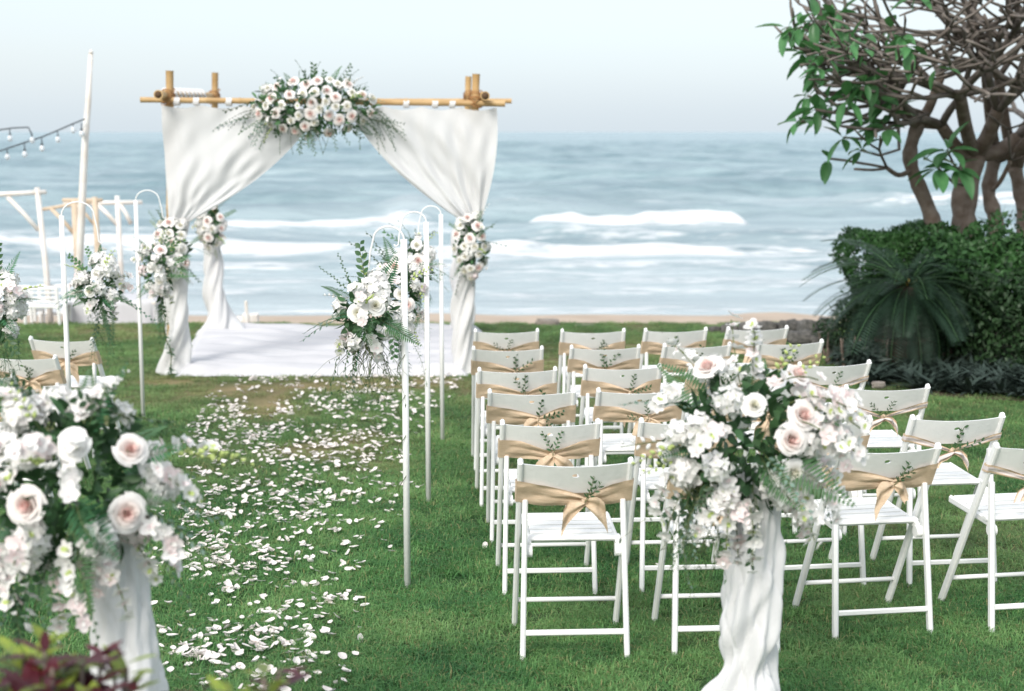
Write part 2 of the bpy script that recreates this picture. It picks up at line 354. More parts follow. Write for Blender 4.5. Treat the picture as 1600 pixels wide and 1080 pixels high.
# sea
def sea_mat():
    m = bpy.data.materials.new('sea'); m.use_nodes = True; nt = m.node_tree; nt.nodes.clear()
    out = nt.nodes.new('ShaderNodeOutputMaterial'); p = nt.nodes.new('ShaderNodeBsdfPrincipled')
    p.inputs['Roughness'].default_value = .25; p.inputs['IOR'].default_value = 1.33; p.inputs['Specular IOR Level'].default_value = .32
    gm = nt.nodes.new('ShaderNodeNewGeometry')
    mp_ = nt.nodes.new('ShaderNodeMapping'); mp_.inputs['Scale'].default_value = (.45, 1.3, 1); nt.links.new(gm.outputs['Position'], mp_.inputs[0])
    n = nt.nodes.new('ShaderNodeTexNoise'); n.inputs['Scale'].default_value = 1.6; n.inputs['Detail'].default_value = 7; n.inputs['Roughness'].default_value = .62; nt.links.new(mp_.outputs[0], n.inputs[0])
    bp = nt.nodes.new('ShaderNodeBump'); bp.inputs['Strength'].default_value = 1.0; bp.inputs['Distance'].default_value = .38; nt.links.new(n.outputs[0], bp.inputs['Height']); nt.links.new(bp.outputs[0], p.inputs['Normal'])
    # water colour: offshore blue with ripple shading painted in, silty near the beach
    mp2 = nt.nodes.new('ShaderNodeMapping'); mp2.inputs['Scale'].default_value = (.10, .42, 1); nt.links.new(gm.outputs['Position'], mp2.inputs[0])
    n3 = nt.nodes.new('ShaderNodeTexNoise'); n3.inputs['Scale'].default_value = 1; n3.inputs['Detail'].default_value = 8; n3.inputs['Roughness'].default_value = .68; nt.links.new(mp2.outputs[0], n3.inputs[0])
    silt = nt.nodes.new('ShaderNodeAttribute'); silt.attribute_name = 'silt'
    mx0 = nt.nodes.new('ShaderNodeMix'); mx0.data_type = 'RGBA'; mx0.inputs[6].default_value = (.15, .235, .27, 1); mx0.inputs[7].default_value = (.31, .41, .44, 1)
    mrr = nt.nodes.new('ShaderNodeMapRange'); mrr.inputs[1].default_value = .38; mrr.inputs[2].default_value = .62; nt.links.new(n3.outputs[0], mrr.inputs[0]); nt.links.new(mrr.outputs[0], mx0.inputs[0])
    mx1 = nt.nodes.new('ShaderNodeMix'); mx1.data_type = 'RGBA'; mx1.inputs[7].default_value = (.66, .70, .72, 1)
    nt.links.new(silt.outputs['Fac'], mx1.inputs[0]); nt.links.new(mx0.outputs[2], mx1.inputs[6]); nt.links.new(mx1.outputs[2], p.inputs['Base Color'])
    # foam, its colour greyed by noise to stand in for breaker shading
    fo = nt.nodes.new('ShaderNodeAttribute'); fo.attribute_name = 'foam'
    mp3 = nt.nodes.new('ShaderNodeMapping'); mp3.inputs['Scale'].default_value = (.6, 2.0, 2.0); nt.links.new(gm.outputs['Position'], mp3.inputs[0])
    n4 = nt.nodes.new('ShaderNodeTexNoise'); n4.inputs['Scale'].default_value = 1.5; n4.inputs['Detail'].default_value = 8; n4.inputs['Roughness'].default_value = .65; nt.links.new(mp3.outputs[0], n4.inputs[0])
    s = nt.nodes.new('ShaderNodeMath'); s.operation = 'ADD'; sn = nt.nodes.new('ShaderNodeMath'); sn.operation = 'MULTIPLY_ADD'; sn.inputs[1].default_value = 2.0; sn.inputs[2].default_value = -.5; nt.links.new(n4.outputs[0], sn.inputs[0]); nt.links.new(fo.outputs['Fac'], s.inputs[0]); nt.links.new(sn.outputs[0], s.inputs[1])
    mr = nt.nodes.new('ShaderNodeMapRange'); mr.inputs[1].default_value = .74; mr.inputs[2].default_value = 1.42; mr.interpolation_type = 'SMOOTHSTEP'; nt.links.new(s.outputs[0], mr.inputs[0])
    fm = nt.nodes.new('ShaderNodeBsdfPrincipled'); fm.inputs['Base Color'].default_value = (.74, .76, .78, 1); fm.inputs['Roughness'].default_value = .9
    b3 = nt.nodes.new('ShaderNodeBump'); b3.inputs['Strength'].default_value = .9; b3.inputs['Distance'].default_value = .3; fr = nt.nodes.new('ShaderNodeValToRGB'); fr.color_ramp.elements[0].position = .32; fr.color_ramp.elements[0].color = (.50, .55, .58, 1); fr.color_ramp.elements[1].position = .56; fr.color_ramp.elements[1].color = (.78, .79, .80, 1); nt.links.new(n4.outputs[0], fr.inputs[0]); nt.links.new(fr.outputs[0], fm.inputs['Base Color']); nt.links.new(n4.outputs[0], b3.inputs['Height']); nt.links.new(b3.outputs[0], fm.inputs['Normal'])
    ms = nt.nodes.new('ShaderNodeMixShader'); nt.links.new(mr.outputs[0], ms.inputs[0]); nt.links.new(p.outputs[0], ms.inputs[1]); nt.links.new(fm.outputs[0], ms.inputs[2])
    nt.links.new(ms.outputs[0], out.inputs[0]); return m
rows = [24.2]
while rows[-1] < 62: rows.append(rows[-1]+.10)
while rows[-1] < 25000: rows.append(rows[-1]*1.0045+.02 if rows[-1] < 500 else rows[-1]*1.08)
rows = np.array(rows); NC = 420
t = np.linspace(-1, 1, NC)
Xs = t[None, :]*(np.maximum(rows, 24)*.62+6)[:, None]; Ys = np.repeat(rows[:, None], NC, 1)
def bump1(d, dc, wf, wb): return np.where(d < dc, np.exp(-((d-dc)/wf)**2), np.exp(-((d-dc)/wb)**2))
Zs = np.zeros_like(Xs); FO = np.zeros_like(Xs); SI = np.zeros_like(Xs)
amp = np.clip((Ys-25)/40, 0, 1)
warp = 3*vnoise(Xs*.05+5, Ys*.03+9)
Zs += 1.6*amp*(.16*np.sin(Ys*.42+warp*1.6+Xs*.03)+.10*np.sin(Ys*.83+warp*2.5-Xs*.05+1)+.05*np.sin(Ys*1.9+Xs*.21+warp*3))*(.35+1.1*vnoise(Xs*.06+20, Ys*.08))
Zs += amp*.30*(vnoise(Xs*.22, Ys*.55)-.5)+amp*.20*(vnoise(Xs*.7, Ys*1.5)-.5)+np.clip((Ys-40)/40, 0, 1)*np.clip(Ys/90, 0, 3)*.16*(vnoise(Xs*60/Ys, Ys*.9)-.5)
Zs[Ys > 400] *= .6
def breaker(dc, A, wf, wb, x0, x1, soft, fwid, fstr, wob=1.2, silt=.5, seed=0):
    global Zs, FO, SI
    c = dc+wob*2*(vnoise(Xs*.09+seed, Xs*0+seed)-.5)+.5*wob*(vnoise(Xs*.35+seed, Xs*0+seed*2)-.5)
    w = 1/(1+np.exp(-(Xs-x0)/soft))*1/(1+np.exp((Xs-x1)/soft))
    h = A*w*(.55+.9*vnoise(Xs*.8+seed*3, Ys*.2)) if seed != 1 else A*w*(.78+.22*vnoise(Xs*1.6+3, Ys*.3))*(.72+.06*Xs)
    Zs += h*bump1(Ys, c, wf, wb)*(1+.18*(vnoise(Xs*2.2+seed, Ys*2.2)-.5))
    f = np.where(Ys < c+.18*wb, np.exp(-(np.maximum(c-Ys-.3, 0)/fwid)**2), np.exp(-((Ys-c-.18*wb)/(.12*wb+.05))**2))
    FO = np.maximum(FO, f*fstr*np.clip(w*1.4, 0, 1)*(.55+.8*vnoise(Xs*.5+seed, Ys*.7)))
    SI = np.maximum(SI, silt*bump1(Ys, c+.6*wb, 1.5*wf, 1.2*wb)*(.4+w*.6))
breaker(46.2, .62, .55, 3.2, .6, 7.1, .14, 1.0, 1.15, .7, .5, 1)       # curling breaker right of the arch
breaker(46.0, .30, .6, 3.0, -9.0, -2.6, .5, 1.4, .75, 1.5, .5, 2)
breaker(43.5, .20, .8, 2.2, -22, 12, 1.5, 1.5, .42, 2.0, .2, 9)
breaker(38.5, .22, .7, 2.2, -3.5, 8.9, .8, 2.2, .78, 1.2, .25, 3)
breaker(39.5, .22, .7, 2.2, -22, -4.5, .8, 2.6, .74, 1.5, .25, 4)
breaker(34.6, .12, .6, 2.0, -25, 25, 2, 1.3, .60, 1.6, .15, 5)
breaker(31.0, .06, .4, 1.5, -25, 25, 2, .55, .62, 1.4, .1, 6)
breaker(28.6, .045, .25, 1.2, -25, 25, 2, .30, .58, 1.6, .1, 7)
breaker(26.0, .02, .15, 1.0, -25, 25, 2, .16, .50, 1.0, .1, 8)
breaker(57, .30, 1.1, 4.5, -9, 3, 1.5, .4, .15, 2, .55, 10)
breaker(60, .22, 1.1, 4.5, 3, 22, 1.5, .4, .1, 2, .4, 11)
breaker(52.5, .34, .7, 3.0, -4.6, -2.9, .25, .5, .75, .5, .4, 12)
breaker(76, .30, 1.5, 6, -30, 40, 2, .4, .1, 4, .15, 13)
breaker(97, .32, 2, 7, -30, 40, 2, .4, .1, 5, .1, 14)
breaker(60, .3, .7, 3, 14.5, 24, 1, .9, .6, 1, .3, 15)
SI = np.maximum(SI, np.clip((40-Ys)/14, 0, 1)*.45)
FO *= (.60+.75*vnoise(Xs*.16+31, Ys*.45+7)); FO = np.maximum(FO, np.clip((47-Ys)/10, 0, 1)*np.clip((Ys-25.5)/4, 0, 1)*(.10+.40*vnoise(Xs*.12+3, Ys*.7+50)))
FO = np.where((Xs > .6) & (Xs < 7.2) & (Ys > 44) & (Ys < 47.5), np.maximum(FO, 0), FO)
fl = np.clip((24.5+1.2-Ys)/1.2, 0, 1); Zs = Zs*(1-fl)
struct('sea', np_mesh('sea', Xs, Ys, SEA+Zs, sea_mat(), {'foam': FO, 'silt': SI}))

# ------------------------------------------------------------------ grass (one object, blades instanced inside it)
def grass_mat():
    m = bpy.data.materials.new('grass_blade'); m.use_nodes = True; nt = m.node_tree; nt.nodes.clear()
    out = nt.nodes.new('ShaderNodeOutputMaterial'); p = nt.nodes.new('ShaderNodeBsdfPrincipled'); p.inputs['Roughness'].default_value = .55; p.inputs['Specular IOR Level'].default_value = .25
    oi = nt.nodes.new('ShaderNodeObjectInfo'); gm = nt.nodes.new('ShaderNodeNewGeometry')
    n = nt.nodes.new('ShaderNodeTexNoise'); n.inputs['Scale'].default_value = 1.6; n.inputs['Detail'].default_value = 4; nt.links.new(gm.outputs['Position'], n.inputs[0])
    a = nt.nodes.new('ShaderNodeMath'); a.operation = 'MULTIPLY_ADD'; a.inputs[1].default_value = .35; nt.links.new(oi.outputs['Random'], a.inputs[0]); nt.links.new(n.outputs[0], a.inputs[2])
    r_ = nt.nodes.new('ShaderNodeValToRGB'); r_.color_ramp.elements[0].position = .42; r_.color_ramp.elements[0].color = (.036, .145, .045, 1)
    r_.color_ramp.elements[1].position = .95; r_.color_ramp.elements[1].color = (.22, .40, .14, 1)
    q = r_.color_ramp.elements.new(.68); q.color = (.095, .255, .075, 1)
    nt.links.new(a.outputs[0], r_.inputs[0])
    at = nt.nodes.new('ShaderNodeAttribute'); at.attribute_type = 'INSTANCER'; at.attribute_name = 'dry'
    bl = nt.nodes.new('ShaderNodeAttribute'); bl.attribute_name = 'straw'
    ad_ = nt.nodes.new('ShaderNodeMath'); ad_.operation = 'ADD'; ad_.use_clamp = True; nt.links.new(at.outputs['Fac'], ad_.inputs[0]); nt.links.new(bl.outputs['Fac'], ad_.inputs[1])
    mx = nt.nodes.new('ShaderNodeMix'); mx.data_type = 'RGBA'; mx.inputs[7].default_value = (.36, .31, .15, 1)
    nt.links.new(ad_.outputs[0], mx.inputs[0]); nt.links.new(r_.outputs[0], mx.inputs[6]); nt.links.new(mx.outputs[2], p.inputs['Base Color'])
    t_ = nt.nodes.new('ShaderNodeBsdfTranslucent'); nt.links.new(mx.outputs[2], t_.inputs[0])
    ms = nt.nodes.new('ShaderNodeMixShader'); ms.inputs[0].default_value = .3; nt.links.new(p.outputs[0], ms.inputs[1]); nt.links.new(t_.outputs[0], ms.inputs[2]); nt.links.new(ms.outputs[0], out.inputs[0])
    return m
def make_grass():
    rg = random.Random(11); V = []; Fc = []; kind = []; straw = []
    NV = 5
    for k in range(NV):
        for b in range(110):
            a = rg.uniform(0, 2*pi); rr = .075*sqrt(rg.random()); x = rr*cos(a); y = rr*sin(a)
            L = rg.uniform(.012, .036); w = rg.uniform(.0018, .0032); th = rg.uniform(0, 2*pi); ln = rg.uniform(.3, 1.9)*L; dx, dy = cos(th)*ln, sin(th)*ln
            sx_, sy_ = -sin(th)*w/2, cos(th)*w/2; st = rg.uniform(.3, .9) if rg.random() < .07 else rg.uniform(0, .06)
            h2 = L*rg.uniform(.80, 1.0) if ln < L*.7 else L*.6
            o = len(V); V += [(x-sx_, y-sy_, 0), (x+sx_, y+sy_, 0), (x+dx*.4+sx_*.9, y+dy*.4+sy_*.9, L*.58), (x+dx*.4-sx_*.9, y+dy*.4-sy_*.9, L*.58), (x+dx, y+dy, h2)]
            Fc += [(o, o+1, o+2, o+3), (o+3, o+2, o+4)]; kind += [k]*5; straw += [st]*5
    P = []; D = []
    rs = np.random.RandomState(5)
    def scatter(y0, y1, dens, sc):
        xl = lambda y: .36*y+.7
        n = int((y1-y0)*2*xl(y1)*dens); x = rs.uniform(-xl(y1), xl(y1), n); y = rs.uniform(y0, y1, n)
        ok = np.abs(x) < xl(y); x = x[ok]; y = y[ok]; d = dry_at(x, y); keep = rs.rand(len(x)) > d*.95; x = x[keep]; y = y[keep]; d = d[keep]
        # no grass under the white platform
        z = gv(y)
        for i in range(len(x)): P.append((x[i], y[i], z[i]-.002)); D.append((d[i], sc*rs.uniform(.6, 1.45)*(1-.45*d[i]), rs.uniform(0, 6.283)))
    scatter(3.4, 6.5, 330, .92); scatter(6.5, 9.5, 230, 1.0); scatter(9.5, 13, 160, 1.1); scatter(13, LAWN_END+.1, 130, 1.15)
    nb = len(V); V2 = V+P; kd = kind+[-1]*len(P)
    me = bpy.data.meshes.new('grass'); me.from_pydata(V2, [], Fc)
    gmt = grass_mat(); me.materials.append(gmt)
    def att(nm, tp, vals):
        a = me.attributes.new(nm, tp, 'POINT'); a.data.foreach_set('value', vals)
    att('kind_id', 'INT', kd); att('straw', 'FLOAT', straw+[0]*len(P))
    att('dry', 'FLOAT', [0]*nb+[d[0] for d in D]); att('tscale', 'FLOAT', [0]*nb+[d[1] for d in D]); att('spin', 'FLOAT', [0]*nb+[d[2] for d in D])
    o = put('grass', me); tag(o, 'short green lawn grass with dry tips covering the ground', 'grass', kind='stuff')
    ng = bpy.data.node_groups.new('grass', 'GeometryNodeTree')
    ng.interface.new_socket('Geometry', in_out='INPUT', socket_type='NodeSocketGeometry'); ng.interface.new_socket('Geometry', in_out='OUTPUT', socket_type='NodeSocketGeometry')
    N = ng.nodes; Lk = ng.links; gi = N.new('NodeGroupInput'); go = N.new('NodeGroupOutput')
    na = N.new('GeometryNodeInputNamedAttribute'); na.data_type = 'INT'; na.inputs[0].default_value = 'kind_id'
    def sep(k):
        c = N.new('FunctionNodeCompare'); c.data_type = 'INT'; c.operation = 'EQUAL'; c.inputs[3].default_value = k
        Lk.new(na.outputs[0], c.inputs[2]); s = N.new('GeometryNodeSeparateGeometry'); s.domain = 'POINT'
        Lk.new(gi.outputs[0], s.inputs[0]); Lk.new(c.outputs[0], s.inputs[1]); return s.outputs[0]
    g2i = N.new('GeometryNodeGeometryToInstance')
    for k in range(NV): Lk.new(sep(k), g2i.inputs[0])
    pts = sep(-1); m2p = N.new('GeometryNodeMeshToPoints'); Lk.new(pts, m2p.inputs[0])
    iop = N.new('GeometryNodeInstanceOnPoints'); Lk.new(m2p.outputs[0], iop.inputs[0]); Lk.new(g2i.outputs[0], iop.inputs[2]); iop.inputs[3].default_value = True
    ri = N.new('FunctionNodeRandomValue'); ri.data_type = 'INT'; ri.inputs[4].default_value = 0; ri.inputs[5].default_value = NV-1; Lk.new(ri.outputs[2], iop.inputs[4])
    sp = N.new('GeometryNodeInputNamedAttribute'); sp.data_type = 'FLOAT'; sp.inputs[0].default_value = 'spin'
    cx = N.new('ShaderNodeCombineXYZ'); Lk.new(sp.outputs[0], cx.inputs[2]); Lk.new(cx.outputs[0], iop.inputs[5])
    sc_ = N.new('GeometryNodeInputNamedAttribute'); sc_.data_type = 'FLOAT'; sc_.inputs[0].default_value = 'tscale'; Lk.new(sc_.outputs[0], iop.inputs[6])
    Lk.new(iop.outputs[0], go.inputs[0])
    md = o.modifiers.new('grass', 'NODES'); md.node_group = ng
make_grass()

# ------------------------------------------------------------------ chairs
def ypost(z): return .19-.43*z/.77
def chair_meshes():
    D = {}
    W = M['white_paint']
    for s in (-1, 1):
        mb = MB(); a = Vector((s*.205, .19, .0)); b = Vector((s*.205, -.24, .77)); mb.bar(a, b, .021, .036, ch=.3)
        mb.bar(b-(b-a).normalized()*.004, b+(b-a).normalized()*.006, .015, .026, ch=.45); D['post', s] = mb.mesh('post', W, False)
        mb = MB(); mb.bar((s*.197, -.25, 0), (s*.1835, ypost(.60)-.022, .605), .020, .032, ch=.3); D['leg', s] = mb.mesh('rear_leg', W, False)
        mb = MB(); mb.bar((s*.168, .215, .441), (s*.168, -.165, .428), .018, .036, ch=.45)
        mb.tube([(s*.1565, -.16, .405), (s*.182, -.16, .405)], .024, 14); D['rail', s] = mb.mesh('seat_rail', W, False)
        mb = MB(); mb.tube([(s*.19, ypost(.60), .60), (s*.2175, ypost(.60), .60)], .007, 8)
        D['bolt', s] = mb.mesh('bolt', W, False)
    mb = MB(); mb.tube([(-.19, ypost(.115)+.002, .115), (.19, ypost(.115)+.002, .115)] if 0 else [(-.195, ypost(.125), .125), (.195, ypost(.125), .125)], .0095, 10); D['fstretch'] = mb.mesh('stretcher', W)
    mb = MB(); mb.bar((-.186, -.238, .11), (.186, -.238, .11), .022, .014, side=(0, 0, 1), ch=.3); D['rstretch'] = mb.mesh('stretcher', W, False)
    for i in range(6):
        pass
    mb = MB(); mb.bar((-.1585, 0, 0), (.1585, 0, 0), .0435, .011, side=(0, 1, 0), ch=.3); D['slat'] = mb.mesh('slat', W, False)
    mb = MB(); mb.bar((-.182, 0, 0), (.182, 0, 0), .050, .020, side=(0, 1, 0), ch=.4); D['slat_rear'] = mb.mesh('slat', W, False)
    # backrest board with an oval hole
    mb = MB(); TH = .011
    def bp_(x, z, back):
        k = 1-(x/.2)**2; zz = z-(.010*k if z > .70 else 0)*(z-.64)/.11
        y = ypost(zz)-.024*k+(TH/2 if not back else -TH/2); return (x, y, zz)
    zs = [.635, .655, .695, .735, .757]; xcols = [-.196, -.15, -.10, -.06, -.02, .02, .06, .10, .15, .196]
    idx = {}
    vs_ = []; fs = []
    for bk in (0, 1):
        for i, x in enumerate(xcols):
            for j, z in enumerate(zs): idx[bk, i, j] = len(vs_); vs_.append(bp_(x, z, bk))
    for i in range(len(xcols)-1):
        for j in range(len(zs)-1):
            if i == 4 and j == 2: continue
            q = (idx[1, i, j], idx[1, i+1, j], idx[1, i+1, j+1], idx[1, i, j+1]); fs.append(q)
            q = (idx[0, i, j], idx[0, i, j+1], idx[0, i+1, j+1], idx[0, i+1, j]); fs.append(q)
    n = len(xcols)-1; mz = len(zs)-1
    for i in range(n):
        fs.append((idx[1, i, mz], idx[1, i+1, mz], idx[0, i+1, mz], idx[0, i, mz])); fs.append((idx[0, i, 0], idx[0, i+1, 0], idx[1, i+1, 0], idx[1, i, 0]))
    hole = []
    for k in range(12):
        a = 2*pi*k/12+pi/12*0; hole.append((.0135*cos(a), .716+.0085*sin(a)))
    hi = {}
    for bk in (0, 1):
        for k, (x, z) in enumerate(hole): hi[bk, k] = len(vs_); vs_.append(bp_(x, z, bk))
    for bk in (0, 1):
        corners = [idx[bk, 5, 2], idx[bk, 5, 3], idx[bk, 4, 3], idx[bk, 4, 2]]   # lower right, upper right, upper left, lower left
        # segments of the hole facing each corner
        segs = [(10, 11, 0), (0, 1, 2, 3), (3, 4, 5, 6), (6, 7, 8, 9)]
        tri = []
        for c, sg in zip(corners, [(9, 10, 11, 0), (0, 1, 2, 3), (3, 4, 5, 6), (6, 7, 8, 9)]):
            for u_, w_ in zip(sg[:-1], sg[1:]): tri.append((c, hi[bk, w_], hi[bk, u_]))
        for k, (c1, c2) in enumerate(((3, 0), (0, 1), (1, 2), (2, 3))):
            h = (9, 0, 3, 6)[k]; tri.append((corners[c1], corners[c2], hi[bk, h]))
        for q in tri: fs.append(q if bk else tuple(reversed(q)))
    for k in range(12): fs.append((hi[0, k], hi[0, (k+1) % 12], hi[1, (k+1) % 12], hi[1, k]))
    mb.add(vs_, fs); me = mb.mesh('backrest', W, False); D['back'] = me
    return D
CM = chair_meshes()

def sash_mesh(seed, ribbon=False):
    r = random.Random(seed); mb = MB(); xk = r.uniform(-.01, .05); zk = r.uniform(.598, .612); ph = r.uniform(0, 6)
    wid = .036 if ribbon else r.uniform(.082, .094); zc0 = .665 if ribbon else .642
    def back(u, v):
        x = -.2175+.435*u; t = (x-xk)/(.2175+(xk if x < xk else -xk)); at = abs(t)
        w = wid*((.34 if ribbon else .42)+.60*min(1, at*1.7)**.9); zc = zk+(zc0-zk)*min(1, at*1.05)**.9
        if x < xk and not ribbon: zc += .004*sin(at*5+ph)
        s = v-.5; z = zc+w*s
        pl = .006*(1-at)**.7*sin(s*13+ph+at*2)+.0035*sin(s*7+at*9+ph)+.003*(1-at)*sin(s*29+ph*2)-.004*(1-abs(sin(s*5+at*4+ph)))**4
        y = ypost(z)-.024*(1-(x/.2)**2)-.0105-.014*(1-at)**2-.004+pl*1.0-(.007 if at > .9 else 0)
        return (x, min(y, ypost(z)-.0215), z)
    mf = (lambda i, j: 0 if (j < 2 or j > 5) else 1) if ribbon else None
    mb.grid(back, 36, 8 if ribbon else 14, mf=mf)
    for s in (-1, 1):   # round the post
        def wrap(u, v, s=s):
            e0 = back(0 if s < 0 else 1, v); z = e0[2]; a = u*pi
            yb = e0[1]; yf = ypost(z)+.024
            return (s*(.2175+.004*sin(a)), yb+(yf-yb)*u, z)
        mb.grid(wrap, 4, 8, mf=(lambda i, j: 0 if (j < 2 or j > 5) else 1) if ribbon else None)
    def front(u, v):
        x = -.2175+.435*u; z = (zc0)+(v-.5)*wid; k = 1-(x/.2)**2
        return (x, ypost(z)+.024-.022*max(k, 0)+.002*sin(u*20+v*5), z)
    mb.grid(front, 16, 8, mf=mf)
    sm = mb.mesh('sash', [M['burlap'], M['lace']] if ribbon else M['burlap'])
    # knot
    kb = MB(); ky = ypost(zk)-.024-.035
    kx = xk
    def kn(u, v):
        a = u*2*pi; b = (v-.5)*pi; rr = 1+.12*sin(a*3+ph)+.08*sin(a*5+v*8)
        return (kx+.017*rr*cos(a)*cos(b), ky+.014*sin(a)*cos(b)*rr, zk+.017*sin(b)+.003*sin(a*2))
    kb.grid(kn, 16, 8); km = kb.mesh('knot', M['burlap'])
    tails = []
    n = 2
    angs = r.choice(([r.uniform(-1.35, -.8), r.uniform(.8, 1.35)], [r.uniform(-.8, -.4), r.uniform(.5, 1.1)], [r.uniform(-1.5, -1.1), r.uniform(-.1, .5)], [r.uniform(-1.5, -1.2), r.uniform(1.1, 1.5)]))
    for k, a0 in enumerate(angs):
        tb = MB(); L = r.uniform(.075, .13) if not ribbon else r.uniform(.09, .16); W_ = (r.uniform(.05, .075) if not ribbon else .036); tw = r.uniform(-.6, .6); p2 = r.uniform(0, 6)
        def tl(u, v, a0=a0, L=L, W_=W_, tw=tw, p2=p2):
            s = v-.5; w = W_*(.25+.9*min(1, u*1.9)**.7); cut = (1+.22*(s*2)*(1 if tw > 0 else -1))
            uu = u*cut; x = sin(a0)*L*uu*(1-.25*uu); z = -cos(a0)*L*uu-.012*uu*uu*4*abs(sin(a0))
            px_ = cos(a0); pz_ = sin(a0)
            fold = .010*sin(s*9+p2)*(1-.3*u)+.008*sin(u*5+p2)
            return (kx+x+px_*w*s*cos(tw*u), ky-.008-.022*sin(min(u*1.6, 1)*pi)*.8+fold+w*s*sin(tw*u), zk+z+pz_*w*s)
        tb.grid(tl, 12, 8, mf=mf); tails.append(tb.mesh('tail', [M['burlap'], M['lace']] if ribbon else M['burlap']))
    return sm, km, tails, Vector((kx, ky, zk))
def sprig_mesh(seed, L=.13, mt='leaf_dark', n=9, lw=.009, ll=.021):
    r = random.Random(seed); mb = MB()
    for b in range(r.choice((2, 3))):
        a = r.uniform(-.6, .6)+(b-1)*.35; pts = []
        for k in range(6):
            t = k/5; pts.append(Vector((sin(a*(1+.5*t))*L*t, -.006-.02*t+r.uniform(-.003, .003), cos(a)*L*t)))
        mb.tube(pts, .0011, 3, cap=False, mi=1)
        for k in range(n):
            t = .2+.8*k/n; i = min(int(t*5), 4); p = pts[i].lerp(pts[i+1], t*5-i); d = (pts[i+1]-pts[i]).normalized(); sd_ = Vector((d.z, r.uniform(-.6, .3), -d.x))*(1 if k % 2 else -1)
            mb.leaf(p, d*.7+sd_*.8, Vector((r.uniform(-.6, .6), -1, r.uniform(-.3, .6))), ll*r.uniform(.7, 1.25), lw*r.uniform(.8, 1.2), seg=3)
    return mb.mesh('sprig', [M[mt], M['stem']])
BURLAP = [sash_mesh(s) for s in range(21, 31)]; RIBBON = [sash_mesh(s, True) for s in (31, 32, 33)]
SPRIGS = [sprig_mesh(s, L=.10+.02*(s % 3), mt='leaf_dark', n=6+s % 4, lw=.007+.002*(s % 3)) for s in range(40, 48)]

def make_chair(loc, yaw, label, idx, ribbon=False, sprig_tilt=0, group='white folding chairs set out for the ceremony'):
    c = thing('folding_chair', label, 'chair', loc, yaw, group)
    for s in (-1, 1):
        put('post', CM['post', s], c); put('rear_leg', CM['leg', s], c); r_ = put('seat_rail', CM['rail', s], c); put('bolt', CM['bolt', s], c)
    put('stretcher', CM['fstretch'], c); put('stretcher', CM['rstretch'], c)
    for i in range(5): put('slat', CM['slat'], c, (0, .185-i*.0585, .452-.0015*i))
    put('slat', CM['slat_rear'], c, (0, .185-5*.0585-.01, .4425))
    put('backrest', CM['back'], c)
    sm, km, tails, kp = (RIBBON[idx % 3] if ribbon else BURLAP[(idx*7) % 10])
    sh = put('sash', sm, c)
    sh['label'] = 'cream ribbon with tan edges' if ribbon else 'tan burlap sash'
    put('knot', km, sh)
    for t_ in tails: put('tail', t_, sh)
    put('leaf_sprig', SPRIGS[(idx*5) % 8], sh, kp+Vector((0, -.012, .004)), (0, sprig_tilt, 0))
    return c

ROWN = {6: 'rearmost row', 5: 'second row from back', 4: 'third row from back', 3: 'third row from sea', 2: 'second row from sea', 1: 'row nearest the sea'}
COLN = {1: 'aisle seat', 2: 'second from aisle', 3: 'third from aisle', 4: 'outermost seat'}
tops = {(1, 6): (808, 714, 992, 713), (1, 5): (781, 655, 939, 652), (1, 4): (762, 606, 900, 606), (1, 3): (747, 574, 870, 571), (1, 2): (738, 541, 849, 539), (1, 1): (741, 513, 842, 513),
        (2, 1): (877, 514, 977, 512), (2, 2): (891, 540, 1001, 536), (2, 3): (912, 570, 1034, 566), (2, 4): (935, 606, 1066, 602), (2, 5): (1001, 653, 1152, 648), (2, 6): (1052, 712, 1228, 707),
        (3, 1): (1007, 512, 1106, 511), (3, 2): (1036, 537, 1144, 533), (3, 3): (1078, 570, 1196, 565), (3, 4): (1120, 603, 1255, 598), (3, 5): (1217, 652, 1361, 647), (3, 6): (1304, 696, 1474, 690),
        (4, 1): (1137, 511, 1232, 507), (4, 2): (1181, 533, 1290, 528), (4, 3): (1247, 566, 1363, 560), (4, 4): (1322, 600, 1452, 599), (4, 5): (1425, 647, 1570, 643), (4, 6): (1547, 690, 1722, 684)}
yaws = {1: 3.2, 2: 4.5, 3: 8, 4: 10}
TILT = [.2, 1.0, -.2, .9, .1, 1.1, -.4, .6]
ci = 0
for (c_, r_), (x0, y0, x1, y1) in sorted(tops.items()):
    p = atz((x0+x1)/2, (y0+y1)/2, .772)
    yw = radians(yaws[c_]+R.uniform(-1.2, 1.2))
    if (c_, r_) == (4, 4): yw = radians(3)
    if (c_, r_) == (4, 5): yw = radians(7)
    # chair origin: post top sits at local (0,-.24)
    loc = Vector((p.x-sin(yw)*.24, p.y+cos(yw)*.24, 0)); loc.z = g(loc.y)-.004
    rib = c_ == 4 and r_ >= 3
    look = 'white folding chair with striped cream ribbon bow' if rib else 'white folding chair with tan burlap bow'
    make_chair(loc, yw, f'{look}, {COLN[c_]}, {ROWN[r_]}', (c_*7+r_*3) % 30, rib, TILT[(c_+r_*3) % 8])
    ci += 1
